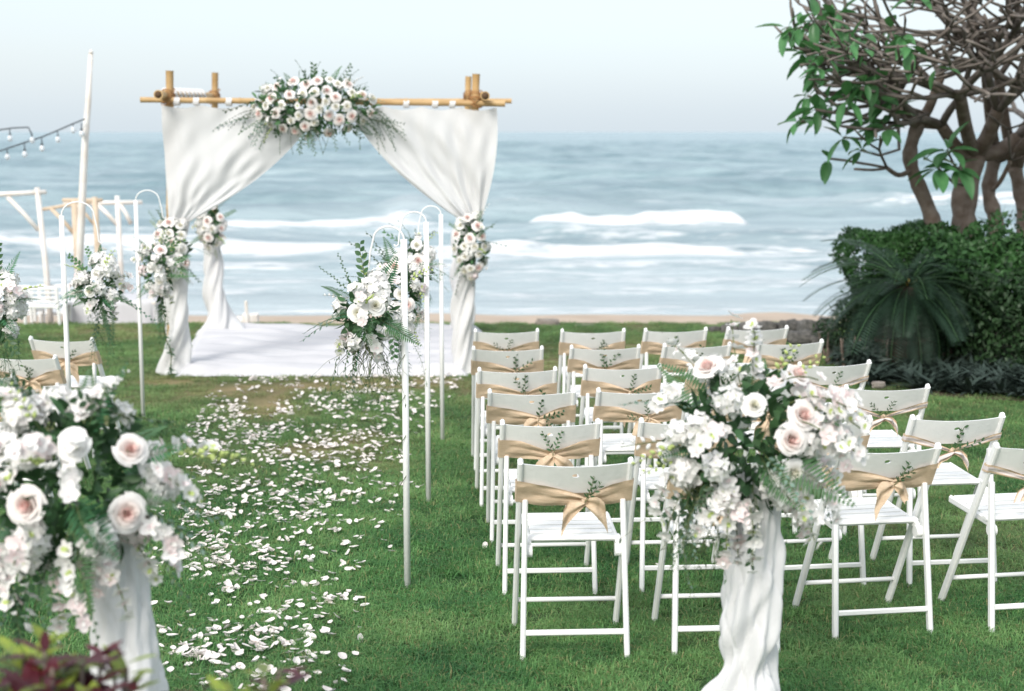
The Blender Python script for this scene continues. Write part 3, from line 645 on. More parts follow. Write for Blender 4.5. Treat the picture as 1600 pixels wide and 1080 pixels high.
for (px, py, d, yw, lab) in ((95, 526, 9.7, -9, 'white folding chair left of the aisle with a long hanging tan sash tail'),
                             (32, 553, 8.85, -7, 'white folding chair at the left picture edge, just behind the frontmost left chair'),
                             (-40, 582, 7.95, -6, 'white folding chair cut by the left picture edge, nearest the big left bouquet')):
    p = atz(px, py, .772); yw = radians(yw); loc = Vector((p.x-sin(yw)*.24, p.y+cos(yw)*.24, 0)); loc.z = g(loc.y)-.004
    ch = make_chair(loc, yw, lab, ci, False, .5); ci += 1
    if px == 95:
        tb = MB(); tb.grid(lambda u, v: (.03+.05*u+(.02+.045*u)*(v-.5), -.24-.03*u+.01*sin(v*8+u*4)-.02, .60-.34*u), 14, 5)
        put('tail', tb.mesh('long_tail', M['burlap']), [q for q in ch.children if q.name.startswith('sash')][0])

# ------------------------------------------------------------------ flower and leaf prototypes (unit: metres)
def rose_mesh(seed, mt):
    r = random.Random(seed); mb = MB()
    # unit radius ~1, scaled on placing
    n = 19
    for k in range(n):
        t = k/(n-1); a = k*2.399+r.uniform(-.2, .2); rad = .13+.80*t**1.15; wid = .55+.55*t; ht = .95-.45*t; tilt = .10+.95*t**1.6
        def pt(u, v, a=a, rad=rad, wid=wid, ht=ht, tilt=tilt, t=t):
            s = (u-.5)*2; ang = a+s*(1.15-.25*t); h = v
            rr = rad*(.42+.58*sin(min(1, h*1.05)*pi/2))+tilt*.28*h*h
            rr *= 1-.10*s*s*(1-t)
            z = -.25+ht*(h**.9)*(1-.22*s*s)-.28*tilt*h**3+.03*sin(s*4+a)
            if h > .95: rr += .07*t+.03; z -= .05*t
            return (rr*cos(ang), rr*sin(ang), z)
        mb.grid(pt, 5, 4)
    return mb.mesh('rose', M[mt])
ROSES_P = [rose_mesh(s, 'rose_pink') for s in (1, 2)]; ROSES_W = [rose_mesh(s, 'rose_white') for s in (3, 4)]
def petal(mb, c, d, nrm, L, W, cup=.2, mi=0, wave=.0):
    c = Vector(c); d = Vector(d).normalized(); nrm = Vector(nrm); nrm = (nrm-d*nrm.dot(d)).normalized(); s = d.cross(nrm)
    def pt(u, v):
        w = W*sin(pi*(.10+.82*v))**.7*(u-.5); k = (u-.5)*2
        return c+d*(L*v)+s*w+nrm*(cup*L*(v*v*-.5+.25*v)+.12*W*k*k+wave*sin(v*7+u*5)*W)
    mb.grid(pt, 2, 3, mi)
def orchid_mesh(seed, mts):
    r = random.Random(seed); mb = MB()
    for k in range(5):
        a = k*2*pi/5+.3+r.uniform(-.15, .15); big = k in (1, 4)
        petal(mb, (0, 0, 0), (cos(a), sin(a), r.uniform(.1, .4)), (0, 0, 1), .030*(1.05 if big else .95), .026*(1.2 if big else .8), r.uniform(-.2, .5), 0, .05)
    petal(mb, (0, 0, .002), (cos(-1.2), sin(-1.2), .9), (0, 0, 1), .016, .014, .5, 1)
    petal(mb, (0, 0, .002), (cos(1.9), sin(1.9), .9), (0, 0, 1), .012, .012, .5, 1)
    return mb.mesh('orchid_bloom', [M[q] for q in mts])
ORCH = [orchid_mesh(1, ('petal_white', 'petal_white')), orchid_mesh(2, ('petal_white', 'petal_blush')), orchid_mesh(3, ('petal_white', 'lime')), orchid_mesh(4, ('petal_blush', 'petal_white'))]
def cluster_mesh(seed, mts, n=16):
    r = random.Random(seed); mb = MB()
    for k in range(n):
        z = 1-1.35*(k+.5)/n; a = k*2.399; q = sqrt(max(0, 1-z*z)); d = Vector((q*cos(a), q*sin(a), z)); c = d*.034*r.uniform(.85, 1.15)
        t1 = d.orthogonal().normalized(); t2 = d.cross(t1); o = r.uniform(0, 2)
        for j in range(4):
            b = o+j*pi/2; dd = t1*cos(b)+t2*sin(b)+d*r.uniform(.1, .6)
            mb.leaf(c, dd, d, .020*r.uniform(.8, 1.2), .020, fold=-.1, droop=r.uniform(-.2, .4), mi=0)
        mb.add([c+d*.003+t1*.003, c+d*.003-t1*.003, c+d*.003+t2*.003], [(0, 1, 2)], 1)
    return mb.mesh('flower_cluster', [M[q] for q in mts])
CLUS = [cluster_mesh(1, ('petal_white', 'lime')), cluster_mesh(2, ('petal_white', 'petal_white'), 20), cluster_mesh(3, ('petal_blush', 'petal_white'))]
def fern_mesh(seed, L=.26, mt='leaf_fern', n=17):
    r = random.Random(seed); mb = MB(); pts = [Vector((.02*sin(t*2), 0, 0))+Vector((0, L*t, -.22*L*t*t)) for t in [k/8 for k in range(9)]]
    mb.tube(pts, [.002*(1-.6*k/8) for k in range(9)], 3, 1, cap=False)
    for k in range(n):
        t = .12+.88*k/n; i = min(int(t*8), 7); p = pts[i].lerp(pts[i+1], t*8-i); ll = L*.26*sin(pi*min(1, .25+.75*t)**1.0)*(1.05-t*.5)+.006
        for s in (-1, 1): mb.leaf(p, (s, .42, r.uniform(-.15, .1)), (0, 0, 1), ll, .011, fold=.05, droop=.15)
    return mb.mesh('fern_frond', [M[mt], M['stem']])
FERN = [fern_mesh(1), fern_mesh(2, .22), fern_mesh(3, .30, 'leaf_mid', 20)]
def spr_mesh(seed, L=.28, mt='leaf_dark', n=13, ll=.04, lw=.015, curl=.3, branches=1):
    "leafy sprig growing along +Y"
    r = random.Random(seed); mb = MB()
    for b in range(branches):
        a = (b-(branches-1)/2)*.5; pts = []
        for k in range(8):
            t = k/7; pts.append(Vector((sin(a)*L*t+r.uniform(-.006, .006), cos(a)*L*t, -curl*L*t*t+r.uniform(-.004, .004))))
        mb.tube(pts, [.0022*(1-.6*k/7) for k in range(8)], 3, 1, cap=False)
        for k in range(n):
            t = .18+.82*k/(n-1); t = min(t, .999); i = int(t*7); p = pts[i].lerp(pts[i+1], t*7-i); d = (pts[i+1]-pts[i]).normalized(); s = 1 if k % 2 else -1
            sd_ = Vector((d.y, -d.x, r.uniform(-.3, .5)))*s
            mb.leaf(p, d*.75+sd_*.85, Vector((r.uniform(-.4, .4), 0, 1)), ll*r.uniform(.75, 1.15)*(1.1-.4*t), lw*r.uniform(.8, 1.2), seg=3, fold=.12)
    return mb.mesh('leafy_sprig', [M[mt], M['stem']])
SPR = [spr_mesh(1), spr_mesh(2, .24, 'leaf_mid', 12, .05, .022, .2), spr_mesh(3, .30, 'leaf_grey', 16, .026, .014, .4), spr_mesh(4, .22, 'leaf_dark', 11, .055, .026, .1), spr_mesh(5, .30, 'leaf_dark', 18, .022, .010, .5, 2), spr_mesh(6, .26, 'leaf_grey', 14, .035, .011, .3, 2)]
def bloomspray_bud(seed):
    r = random.Random(seed); mb = MB(); L = .16
    pts = [Vector((0, L*t, -.25*L*t*t)) for t in [k/5 for k in range(6)]]; mb.tube(pts, .0014, 3, 1, cap=False)
    for k in range(9):
        t = .25+.75*k/9; i = min(int(t*5), 4); p = pts[i].lerp(pts[i+1], t*5-i); s = Vector(((-1)**k*.8, .6, r.uniform(-.3, .4))).normalized(); q = .008*(1.2-.7*t); c = p+s*.012
        mb.tube([c-s*q*1.3, c-s*q*.5, c+s*q*.6, c+s*q*1.5], [q*.2, q*.9, q*.8, q*.15], 5, 0)
    return mb.mesh('bud_spray', [M['lime'] if seed % 2 else M['petal_white'], M['stem']])
BUDS = [bloomspray_bud(1), bloomspray_bud(2), bloomspray_bud(3)]
def trail_mesh(seed, L=.4, mt='leaf_fern', thick=.0011, dens=46, tw=.05):
    "wispy hanging fern, grows along -Z"
    r = random.Random(seed); mb = MB()
    for b in range(5):
        x = r.uniform(-.04, .04); y = r.uniform(-.03, .03); LL = L*r.uniform(.6, 1.05); ax = r.uniform(-.25, .25); pts = []
        for k in range(9):
            t = k/8; pts.append(Vector((x*(1+t)+ax*LL*t*t+.012*sin(t*6+b), y*(1+t)+.01*sin(t*5+b*2), -LL*t)))
        mb.tube(pts, thick, 3, 1, cap=False)
        for k in range(dens):
            t = .08+.9*r.random(); i = min(int(t*8), 7); p = pts[i].lerp(pts[i+1], t*8-i); d = Vector((r.uniform(-1, 1), r.uniform(-1, 1), r.uniform(-1.1, .2)))
            mb.leaf(p, d, rdir(r), tw*r.uniform(.3, .9), .0028, seg=2, droop=.3)
    return mb.mesh('trailing_fern', [M[mt], M['stem']])
TRAIL = [trail_mesh(1, .42), trail_mesh(2, .34), trail_mesh(3, .5, 'leaf_mid')]
TWIG = []
for sdd in (5, 6):
    r = random.Random(sdd); mb = MB()
    for b in range(9):
        p = Vector((r.uniform(-.03, .03), r.uniform(-.02, .02), 0)); pts = [p]; d = Vector((r.uniform(-.5, .5), r.uniform(-.4, .4), -1))
        for k in range(9):
            d = (d+Vector((r.uniform(-.7, .7), r.uniform(-.5, .5), -.25))).normalized(); p = p+d*.034; pts.append(p)
        mb.tube(pts, [.0018*(1-.07*k) for k in range(10)], 3, 1, cap=False)
        for k in range(1, 10):
            if r.random() < .6: mb.leaf(pts[k], rdir(r)+Vector((0, 0, -.6)), rdir(r), .022, .006)
    TWIG.append(mb.mesh('curly_twig', [M['leaf_dark'], M['stem']]))
def core_mesh(seed, a, b, c, n, mts=('leaf_dark', 'leaf_mid'), ll=.06, lw=.028):
    r = random.Random(seed); mb = MB()
    for k in range(n):
        d = rdir(r); q = r.uniform(.45, 1.0); p = Vector((d.x*a*q, d.y*b*q, d.z*c*q))
        mb.leaf(p, d+rdir(r)*.9, rdir(r), ll*r.uniform(.6, 1.2), lw*r.uniform(.7, 1.2), mi=r.choice((0, 0, 1)), seg=3)
    return mb.mesh('foliage', [M[m_] for m_ in mts])

def bouquet(label, loc, rad, group=None, name='flower_arrangement', cat='flowers', seed=1, n_sprays=10, bl=7, n_clus=8, n_fern=7, n_spr=10, n_bud=4, roses=(), wroses=(), rose_r=.046,
            core=260, trail=0, twig=0, trail_at=None, fs=1.0, sph=.55, taper=0, core_leaf=(.06, .028), blush=.25, ck=.86):
    r = random.Random(seed); t = thing(name, label, cat, loc, 0, group); a, b, c = rad
    cr = put('foliage', core_mesh(seed, a*ck, b*ck, c*ck, core, ll=core_leaf[0], lw=core_leaf[1]), t); cr['kind'] = 'stuff'
    def surf(dx, dy, dz, k=1.0):
        tz = 1-taper*max(0, -dz); return Vector((a*dx*k*tz, b*dy*k, c*dz*k))
    def dirc(front=.6):
        while True:
            d = rdir(r)
            if d.y < .25 or r.random() > front: return d
    def orient(me, nm, p, d, spin, sc): return put(nm, me, t, mtx=frame(d, spin, p, sc))
    for (x, z) in roses:
        q = max(0, 1-x*x-z*z); d = Vector((x, -sqrt(q)-.15, z)); orient(r.choice(ROSES_P), 'rose', surf(x, -sqrt(q), z, 1.02), d+Vector((0, -.5, .25)), r.uniform(0, 6), rose_r*r.uniform(.88, 1.1))
    for (x, z) in wroses:
        q = max(0, 1-x*x-z*z); d = Vector((x, -sqrt(q)-.15, z)); orient(r.choice(ROSES_W), 'rose', surf(x, -sqrt(q), z, 1.0), d+Vector((0, -.4, .2)), r.uniform(0, 6), rose_r*r.uniform(.75, 1.0))
    rp_ = [Vector((x, z)) for x, z in list(roses)]
    for k in range(n_clus):
        d = dirc(.8)
        if any((Vector((d.x, d.z))-q).length < .3 for q in rp_) and d.y < 0: continue
        orient(r.choice(CLUS if r.random() < blush else CLUS[:2]), 'flower_cluster', surf(d.x, d.y, d.z, r.uniform(.85, 1.02)), d, r.uniform(0, 6), fs*r.uniform(.85, 1.25))
    for k in range(n_sprays):
        d = dirc(.75); p = surf(d.x, d.y, d.z, .72); L = min(.9, sph)*min(a, c)*r.uniform(.8, 1.25); v = Vector((d.x, d.y*.6-.1, d.z*.8+.15)).normalized()
        n = max(3, int(bl*r.uniform(.7, 1.2))); sp = [p.copy()]
        for i in range(n):
            v = (v+Vector((0, 0, -.17))+rdir(r)*.12).normalized(); p = p+v*(L*1.15/n); sp.append(p.copy())
            if any((Vector((p.x/a, p.z/c))-q).length < .2 for q in rp_) and p.y < -.3*b: continue
            nd = (rdir(r)*.6+d+Vector((0, -.45, 0))).normalized()
            orient(r.choice(ORCH if r.random() < blush*1.5 else ORCH[:3]), 'orchid_bloom', p+nd*.012, nd, r.uniform(0, 6), fs*r.uniform(.8, 1.2)*(1-.25*i/n))
        sm_ = MB(); sm_.tube(sp, .0022, 4, cap=False); put('stem', sm_.mesh('stem', M['stem']), t)
    def radial(me, nm, d, k0, sc, dz=0):
        y = Vector((d.x, d.y*.7, d.z+dz)).normalized(); z = Vector((0, -.6, .8)); z = (z-y*z.dot(y)); z = z.normalized() if z.length > .05 else y.orthogonal().normalized(); x = y.cross(z)
        m_ = Matrix((x, y, z)).transposed().to_4x4(); put(nm, me, t, mtx=Matrix.Translation(surf(d.x, d.y, d.z, k0)) @ m_ @ Matrix.Rotation(r.uniform(-.7, .7), 4, 'Y') @ Matrix.Scale(sc, 4))
    for k in range(n_fern): radial(r.choice(FERN), 'fern_frond', dirc(.7), .55, fs*r.uniform(.6, .95))
    for k in range(n_spr): radial(r.choice(SPR), 'leafy_sprig', dirc(.55), .6, fs*r.uniform(.6, 1.0))
    for k in range(n_bud): radial(r.choice(BUDS), 'bud_spray', dirc(.7), .85, fs*r.uniform(.8, 1.2))
    ta = trail_at or (0, 0)
    for k in range(trail): put('trailing_fern', r.choice(TRAIL), t, (ta[0]+r.uniform(-.3, .3)*a, r.uniform(-.5, .3)*b, -c*.72+ta[1]), (r.uniform(-.1, .1), r.uniform(-.15, .15), r.uniform(0, 6)), fs*r.uniform(.8, 1.15))
    for k in range(twig): put('curly_twig', r.choice(TWIG), t, (ta[0]+r.uniform(-.3, .3)*a, r.uniform(-.6, .1)*b, -c*.75+ta[1]), (0, r.uniform(-.3, .3), r.uniform(0, 6)), fs*r.uniform(.8, 1.1))
    return t

# ------------------------------------------------------------------ draped pedestals + big bouquets
def pedestal(loc, h, label, seed, tw=.13, flare=.21, shift=0, nk=.55):
    t = thing('draped_pedestal', label, 'pedestal', loc, 0, 'cloth draped flower pedestals')
    mb = MB(); mb.tube([(0, 0, .02), (0, 0, h-.03)], .03, 12); mb.tube([(0, 0, 0), (0, 0, .02)], .10, 20); mb.tube([(0, 0, h-.03), (0, 0, h-.01)], .06, 20); put('stand', mb.mesh('stand', M['white_paint'], False), t)
    r = random.Random(seed); ph = [r.uniform(0, 6) for _ in range(8)]
    def cl(u, v):
        a = u*2*pi; z = h*(1-v)+.004
        base = .050+.032*min(1, v*2.4)**.8-.014*exp(-((v-nk)/.09)**2)
        if v > nk+.02: base += flare*((v-nk-.02)/(.98-nk))**1.25
        tw_ = a+v*1.2
        f = .009*sin(tw_*4+ph[0]+2.5*v)+.006*sin(tw_*8+ph[1]-4*v)+.005*sin(tw_*13+ph[2]+2*v)
        f += .006*sin(v*9+2*a+ph[3])*sin(a+ph[4])+.006*sin(v*30+3*a+ph[5])*exp(-((v-nk)/.25)**2)*1.8-.010*(1-abs(sin(tw_*2.5+v*6+ph[2])))**3-.008*(1-abs(sin(v*11-2.5*a+ph[5])))**4+.003*sin(v*24-5*a+ph[6])+.003*sin(v*47+7*a+ph[7])
        rr = base+f*(.45+v*.9)
        return (rr*cos(a)*1.08+shift*v+.006*sin(v*5+ph[6]), rr*sin(a), max(.006+.012*(1+sin(a*7)), z+.010*sin(a*3+ph[7])*v))
    mb = MB(); mb.grid(cl, 120, 90); put('cloth', mb.mesh('pedestal_cloth', M['cloth']), t)
    def over(u, v):  # swag hanging over the front right of the stand
        a = -2.6+2.0*u; z = h-.02-(.30+.10*sin(u*3))*v*(1-.5*abs(u-.5)); rr = .082+.045*v+.010*sin(u*19+ph[1])*v+.006*sin(u*31+v*6)
        return (rr*cos(a)+.012, rr*sin(a), z)
    return t
k_r = wp(1178, 765, 4.42)
PR = Vector((wp(1178, 900, 4.45).x, 4.45, g(4.45))); pedestal(PR, .895, 'white cloth draped pedestal in front of the chairs, under the right bouquet', 3, flare=.10, shift=-.02, nk=.66)
PL = Vector((wp(186, 950, 3.85).x, 3.85, g(3.85))); pedestal(PL, .88, 'white cloth draped pedestal at the lower left, under the left bouquet', 4, shift=.02, nk=.80)
c = wp(1164, 682, 4.40)
bouquet('large round bouquet of white orchids and blush roses on the right pedestal', c, (.22, .19, .225), 'large pedestal bouquets', seed=12, n_sprays=26, bl=8, n_clus=32, n_fern=10, n_spr=13, n_bud=8, core=420,
        roses=((-.52, .97*.95), (.68, .82), (.48, .10), (.66, .38)), wroses=((.0, .55), (.55, -.35)), rose_r=.040, sph=.75, twig=3, trail_at=(-.15, .05), blush=.3)
c = wp(118, 760, 3.82)
bouquet('large bouquet of white orchids and blush roses at the lower left picture edge', c, (.225, .19, .24), 'large pedestal bouquets', seed=27, n_sprays=28, bl=8, n_clus=34, n_fern=12, n_spr=12, n_bud=8, core=460,
        roses=((-.30, -.02), (.74, .48), (.72, -.16)), wroses=((-.7, .5), (.2, .6)), rose_r=.040, sph=.7, trail=0, blush=.4)
# trailing lower sprays of the two big bouquets
def extra_spray(parent, pts_px, d, seed, kind='orchid'):
    r = random.Random(seed); base = parent.location
    for i in range(len(pts_px)-1):
        (x0, y0), (x1, y1) = pts_px[i], pts_px[i+1]
        p0 = wp(x0, y0, d)-base; p1 = wp(x1, y1, d)-base; n = max(2, int((p1-p0).length/.026))
        for k in range(n):
            p = p0.lerp(p1, k/n)+rdir(r)*.010
            if kind == 'orchid': put('orchid_bloom', r.choice(ORCH), parent, mtx=frame(rdir(r)*.6+Vector((0, -1, .1)), r.uniform(0, 6), p, r.uniform(.75, 1.1)))
            else:
                dd = (p1-p0).normalized(); put('leafy_sprig', r.choice(SPR[2:]), parent, mtx=Matrix.Translation(p) @ Vector((dd.x, -.3, dd.z)).to_track_quat('Y', 'Z').to_matrix().to_4x4() @ Matrix.Rotation(r.uniform(-1.5, 1.5), 4, 'Y') @ Matrix.Scale(r.uniform(.4, .7), 4))
BQ = [o for o in COL.objects if o.name.startswith('flower_arrangement')]
extra_spray(BQ[0], [(1235, 740), (1262, 780), (1280, 820)], 4.30, 1); extra_spray(BQ[0], [(1130, 760), (1150, 800), (1175, 835)], 4.28, 2)
extra_spray(BQ[0], [(1130, 740), (1085, 790), (1060, 850)], 4.30, 3, 'leaf'); extra_spray(BQ[0], [(1140, 750), (1110, 800), (1080, 850)], 4.28, 4); extra_spray(BQ[0], [(1250, 620), (1300, 640), (1310, 660)], 4.4, 5)
extra_spray(BQ[0], [(1060, 610), (1030, 620), (1015, 640)], 4.36, 14); extra_spray(BQ[0], [(1270, 690), (1310, 710), (1325, 745)], 4.36, 15)
extra_spray(BQ[1], [(100, 860), (115, 940), (140, 985)], 3.66, 6); extra_spray(BQ[1], [(140, 850), (165, 900), (150, 940)], 3.68, 7); extra_spray(BQ[1], [(240, 820), (265, 850), (270, 870)], 3.72, 8); extra_spray(BQ[1], [(10, 850), (20, 920), (30, 970)], 3.72, 9, 'leaf'); extra_spray(BQ[1], [(0, 860), (10, 900), (12, 960)], 3.7, 10)
extra_spray(BQ[1], [(70, 650), (55, 625)], 3.8, 11, 'leaf'); extra_spray(BQ[1], [(170, 650), (210, 650), (190, 640)], 3.8, 12, 'leaf')
for i_, (x_, y_) in enumerate(((275, 705), (305, 702), (322, 712))):
    put('bud_spray', BUDS[0], BQ[1], mtx=Matrix.Translation(wp(x_-20, y_, 3.8)-BQ[1].location) @ Matrix.Rotation(-1.5+.2*i_, 4, 'Z') @ Matrix.Scale(1.0, 4))

# ------------------------------------------------------------------ shepherd's hooks with hanging bouquets
def hook(px, top_py, d, label, sgn=-1, reach=.13, drop=.12):
    x = wp(px, top_py, d).x; z0 = g(d); t = thing('shepherd_hook', label, 'hook stand', (x, d, z0), 0, 'white hook poles lining the aisle')
    L = wp(px, top_py, d).z-z0
    mb = MB(); mb.tube([(0, 0, -.05), (0, 0, L)], .0145, 12); put('pole', mb.mesh('pole', M['white_paint']), t)
    mb = MB(); pts = [(0, 0, L-.08), (0, 0, L)]
    for k in range(11):
        a = pi*k/10; pts.append((sgn*(reach/2-reach/2*cos(a)), 0, L+.0+reach*.42*sin(a)))
    pts += [(sgn*(reach+.015), 0, L-drop*.5), (sgn*(reach+.02), 0, L-drop), (sgn*(reach+.035), 0, L-drop-.012), (sgn*(reach+.045), 0, L-drop)]
    mb.tube(pts, .0042, 7); put('hook', mb.mesh('hook', M['white_paint']), t)
    return Vector((x+sgn*(reach+.02), d, z0+L-drop))
P1 = gp(631, 918); P2 = gp(664, 785); P3 = gp(685, 690); Q2 = gp(212, 652)
h1 = hook(631, 374, P1.y, 'white hook pole on the right of the aisle, nearest the camera'); h2 = hook(666, 347, P2.y, 'white hook pole on the right of the aisle, middle of three'); h3 = hook(689, 335, P3.y, 'white hook pole on the right of the aisle, farthest from the camera')
hl2 = hook(212, 313, Q2.y, 'white hook pole on the left of the aisle, beside the arch', sgn=1, reach=.17); hl1 = hook(96, 337, 8.75, 'white hook pole on the left of the aisle, holding the middle left bouquet', sgn=1, reach=.19, drop=.15)
hl0 = hook(-92, 372, 7.1, 'white hook pole just past the left picture edge', sgn=1, reach=.24, drop=.12)
HB = dict(n_sprays=9, bl=6, n_clus=15, n_fern=7, n_spr=8, n_bud=3, core=240, sph=.7, core_leaf=(.05, .022), fs=.95, rose_r=.038)
G_ = 'bouquets hanging from the hook poles'
bouquet('hanging bouquet of white orchids on the nearest right hook pole', wp(572, 490, P1.y-.03), (.125, .12, .155), G_, seed=41, twig=4, trail_at=(.03, .02), roses=(), wroses=((.4, .3), (-.2, .1)), **HB)
bouquet('hanging bouquet on the middle hook pole right of the aisle', wp(622, 462, P2.y), (.11, .11, .20), G_, seed=42, trail=3, roses=((-.1, .8), (.5, -.2)), wroses=((.2, .1),), **HB)
bouquet('hanging bouquet on the farthest hook pole right of the aisle', wp(650, 415, P3.y), (.10, .10, .20), G_, seed=43, trail=3, roses=((.2, .2),), wroses=((.1, .7),), **HB)
bouquet('hanging bouquet on the left hook pole, next to the arch leg', wp(247, 425, Q2.y), (.12, .12, .20), G_, seed=44, trail=2, roses=((.3, .8),), wroses=((-.2, .2), (.3, -.3)), **HB)
bouquet('hanging bouquet on the middle left hook pole above the chairs', wp(157, 448, 8.75), (.115, .12, .17), G_, seed=45, trail=3, roses=(), wroses=((.1, .5), (-.3, -.1)), **HB)
bouquet('hanging bouquet cut by the left picture edge', wp(-4, 480, 7.1), (.11, .12, .17), G_, seed=46, trail=2, twig=1, roses=((-.2, .3),), wroses=((.3, -.1),), **HB)
# thin vine wound down the front hook pole
mb = MB(); rv = random.Random(9); pts = []
for k in range(60):
    z = g(P1.y)+.35+.75*k/59; a = k*.45; pts.append((P1.x+.020*cos(a)+.002, P1.y+.020*sin(a), z))
mb.tube(pts, .0016, 4, cap=False)
tag(put('vine', mb.mesh('vine', M['stem'])), 'thin dry vine wound around the nearest right hook pole', 'vine')

# ------------------------------------------------------------------ wedding arch
AF, AB = 13.0, 15.7
arch = thing('wedding_arch', 'square bamboo wedding canopy with white curtains tied to its legs', 'wedding arch', (wp(505, 590, AF).x, AF, g(AF)))
AO = arch.location.copy()
def A(px, py, d): return wp(px, py, d)-AO
def bamboo_mesh(a, b, r0, r1, open_end=False):
    a = Vector(a); b = Vector(b); L = (b-a).length; n = max(2, int(L/.27)); pts = []; rad = []
    for k in range(n+1):
        t = k/n
        for dt, q in ((-.012, 1.0), (-.004, 1.10), (.004, 1.10), (.012, 1.0)):
            tt = t+dt/L
            if 0 <= tt <= 1: pts.append(a.lerp(b, tt)); rad.append((r0+(r1-r0)*tt)*q)
        if k < n: pts.append(a.lerp(b, t+.5/n)); rad.append((r0+(r1-r0)*t)*.97)
    mb = MB(); mb.tube(pts, rad, 12, 0, cap=False)
    for e_, q, rr in ((pts[0], (b-a).normalized(), rad[0]), (pts[-1], (a-b).normalized(), rad[-1])):
        mb.tube([e_, e_+q*.05], [rr*.78, rr*.78], 12, 1, cap=True)
        # rim ring
        u = q.orthogonal().normalized(); w = q.cross(u); vs_ = []
        for j in range(12): aa = 2*pi*j/12; vs_ += [e_+(u*cos(aa)+w*sin(aa))*rr, e_+(u*cos(aa)+w*sin(aa))*rr*.78-q*.0005]
        mb.add(vs_, [(2*j, 2*j+1, (2*j+3) % 24, (2*j+2) % 24) for j in range(12)], 0)
    return mb.mesh('bamboo', [M['bamboo'], M['dark_hollow']])
CD = AF-.125
posts = {'fl': ((268, 590), (265, 110), AF), 'fr': ((727, 590), (744, 115), AF), 'bl': ((333, 524), (336, 113), AB), 'br': ((722, 530), (732, 119), AB)}
for k, (bt, tp, d) in posts.items():
    b = A(*bt, d); b.z = g(d)-AO.z-.02; put('post', bamboo_mesh(b, A(*tp, d), .037, .033), arch)
put('beam', bamboo_mesh(A(219, 156, AF-.07), A(790, 162, AF-.07), .024, .028), arch)
put('beam', bamboo_mesh(A(262, 158, AB+.06), A(800, 158, AB+.06), .026, .026), arch)
pL0 = wp(247, 148, AF-.35)-AO; pL1 = wp(338, 150, AB+.3)-AO; put('beam', bamboo_mesh(pL0+Vector((0, 0, 0)), pL1, .036, .033), arch)
pR0 = wp(758, 150, AF-.30)-AO; pR1 = wp(738, 152, AB+.3)-AO; put('beam', bamboo_mesh(pR0, pR1, .036, .033), arch)
for (px, py, d) in ((264, 153, AF), (743, 156, AF), (336, 152, AB), (733, 152, AB)):
    mb = MB(); c0 = A(px, py, d); r = random.Random(px)
    for k in range(7):
        tl = r.uniform(-.7, .7); pts = []
        for j in range(15): a = 2*pi*j/14; pts.append(c0+Vector((.056*cos(a), -.03+.082*sin(a), .05*sin(a+tl)*(1 if k % 2 else -1)*.9+(k-3)*.009+.042*cos(a)*tl)))
        mb.tube(pts, .005, 5, cap=False)
    put('lashing', mb.mesh('lashing', M['lash']), arch)
for px in (277, 307, 358, 403, 635, 680, 707):
    c0 = A(px, 157+(px-219)*.0105, AF-.07); mb = MB()
    def rg(u, v, c0=c0): a = u*2*pi; return c0+Vector(((v-.5)*.05+.004*sin(a*3), .034*cos(a), .036*sin(a)-.006))
    mb.grid(rg, 16, 4); put('cloth_tie', mb.mesh('cloth_tie', M['cloth']), arch)
for k in range(9):   # rope-like cloth wound on the left side beam
    c0 = pL0.lerp(pL1, .12+.07*k); mb = MB(); pts = [c0+Vector((.045*cos(2*pi*j/12), .015*(j-6)/6, .05*sin(2*pi*j/12))) for j in range(13)]; mb.tube(pts, .017, 6); put('cloth_tie', mb.mesh('cloth_wrap', M['cloth']), arch)
def curtain(topL, topR, ctlL, ctlR, endL, endR, d, nf, seed, dip=.05, name='curtain', amp=.03):
    """u from outer (L) to inner edge (R) in picture points at depth d"""
    r = random.Random(seed); ph = [r.uniform(0, 6) for _ in range(6)]
    def B(p0, p1, p2, t): return (p0[0]*(1-t)**2+2*p1[0]*t*(1-t)+p2[0]*t*t, p0[1]*(1-t)**2+2*p1[1]*t*(1-t)+p2[1]*t*t)
    def fn(u, v):
        lerp = lambda a, b: (a[0]+(b[0]-a[0])*u, a[1]+(b[1]-a[1])*u)
        p0 = lerp(topL, topR); p1 = lerp(ctlL, ctlR); p2 = lerp(endL, endR)
        sag = 5*abs(sin(u*pi*4))*(1-v)**3
        q = B(p0, p1, p2, v); p = A(q[0], q[1]+sag, d)
        p.y += amp*(.25+.9*v*(1-.35*v))*(sin(u*nf*2*pi+ph[0]+v*1.2)+.5*sin(u*nf*3.7*pi+ph[1]-v*2))+.02*sin(v*7+u*6+ph[2])-.05*v
        p.y += .005*sin((u*3+v*2)*9+ph[3])+.004*sin((u*7-v*3)*6+ph[4])+.003*sin(u*41+v*9+ph[5])
        return p
    mb = MB(); mb.grid(fn, 110, 60); return put(name, mb.mesh(name, M['cloth_sheer']), arch)
curtain((253, 164), (500, 165), (256, 260), (458, 258), (268, 352), (300, 345), CD, 3, 1, amp=.016)
curtain((776, 168), (540, 166), (784, 250), (592, 262), (752, 340), (722, 345), CD, 4, 2, amp=.022)
curtain((258, 166), (285, 166), (262, 250), (275, 260), (266, 352), (288, 350), AF+.12, 2, 3)   # side curtain, front left
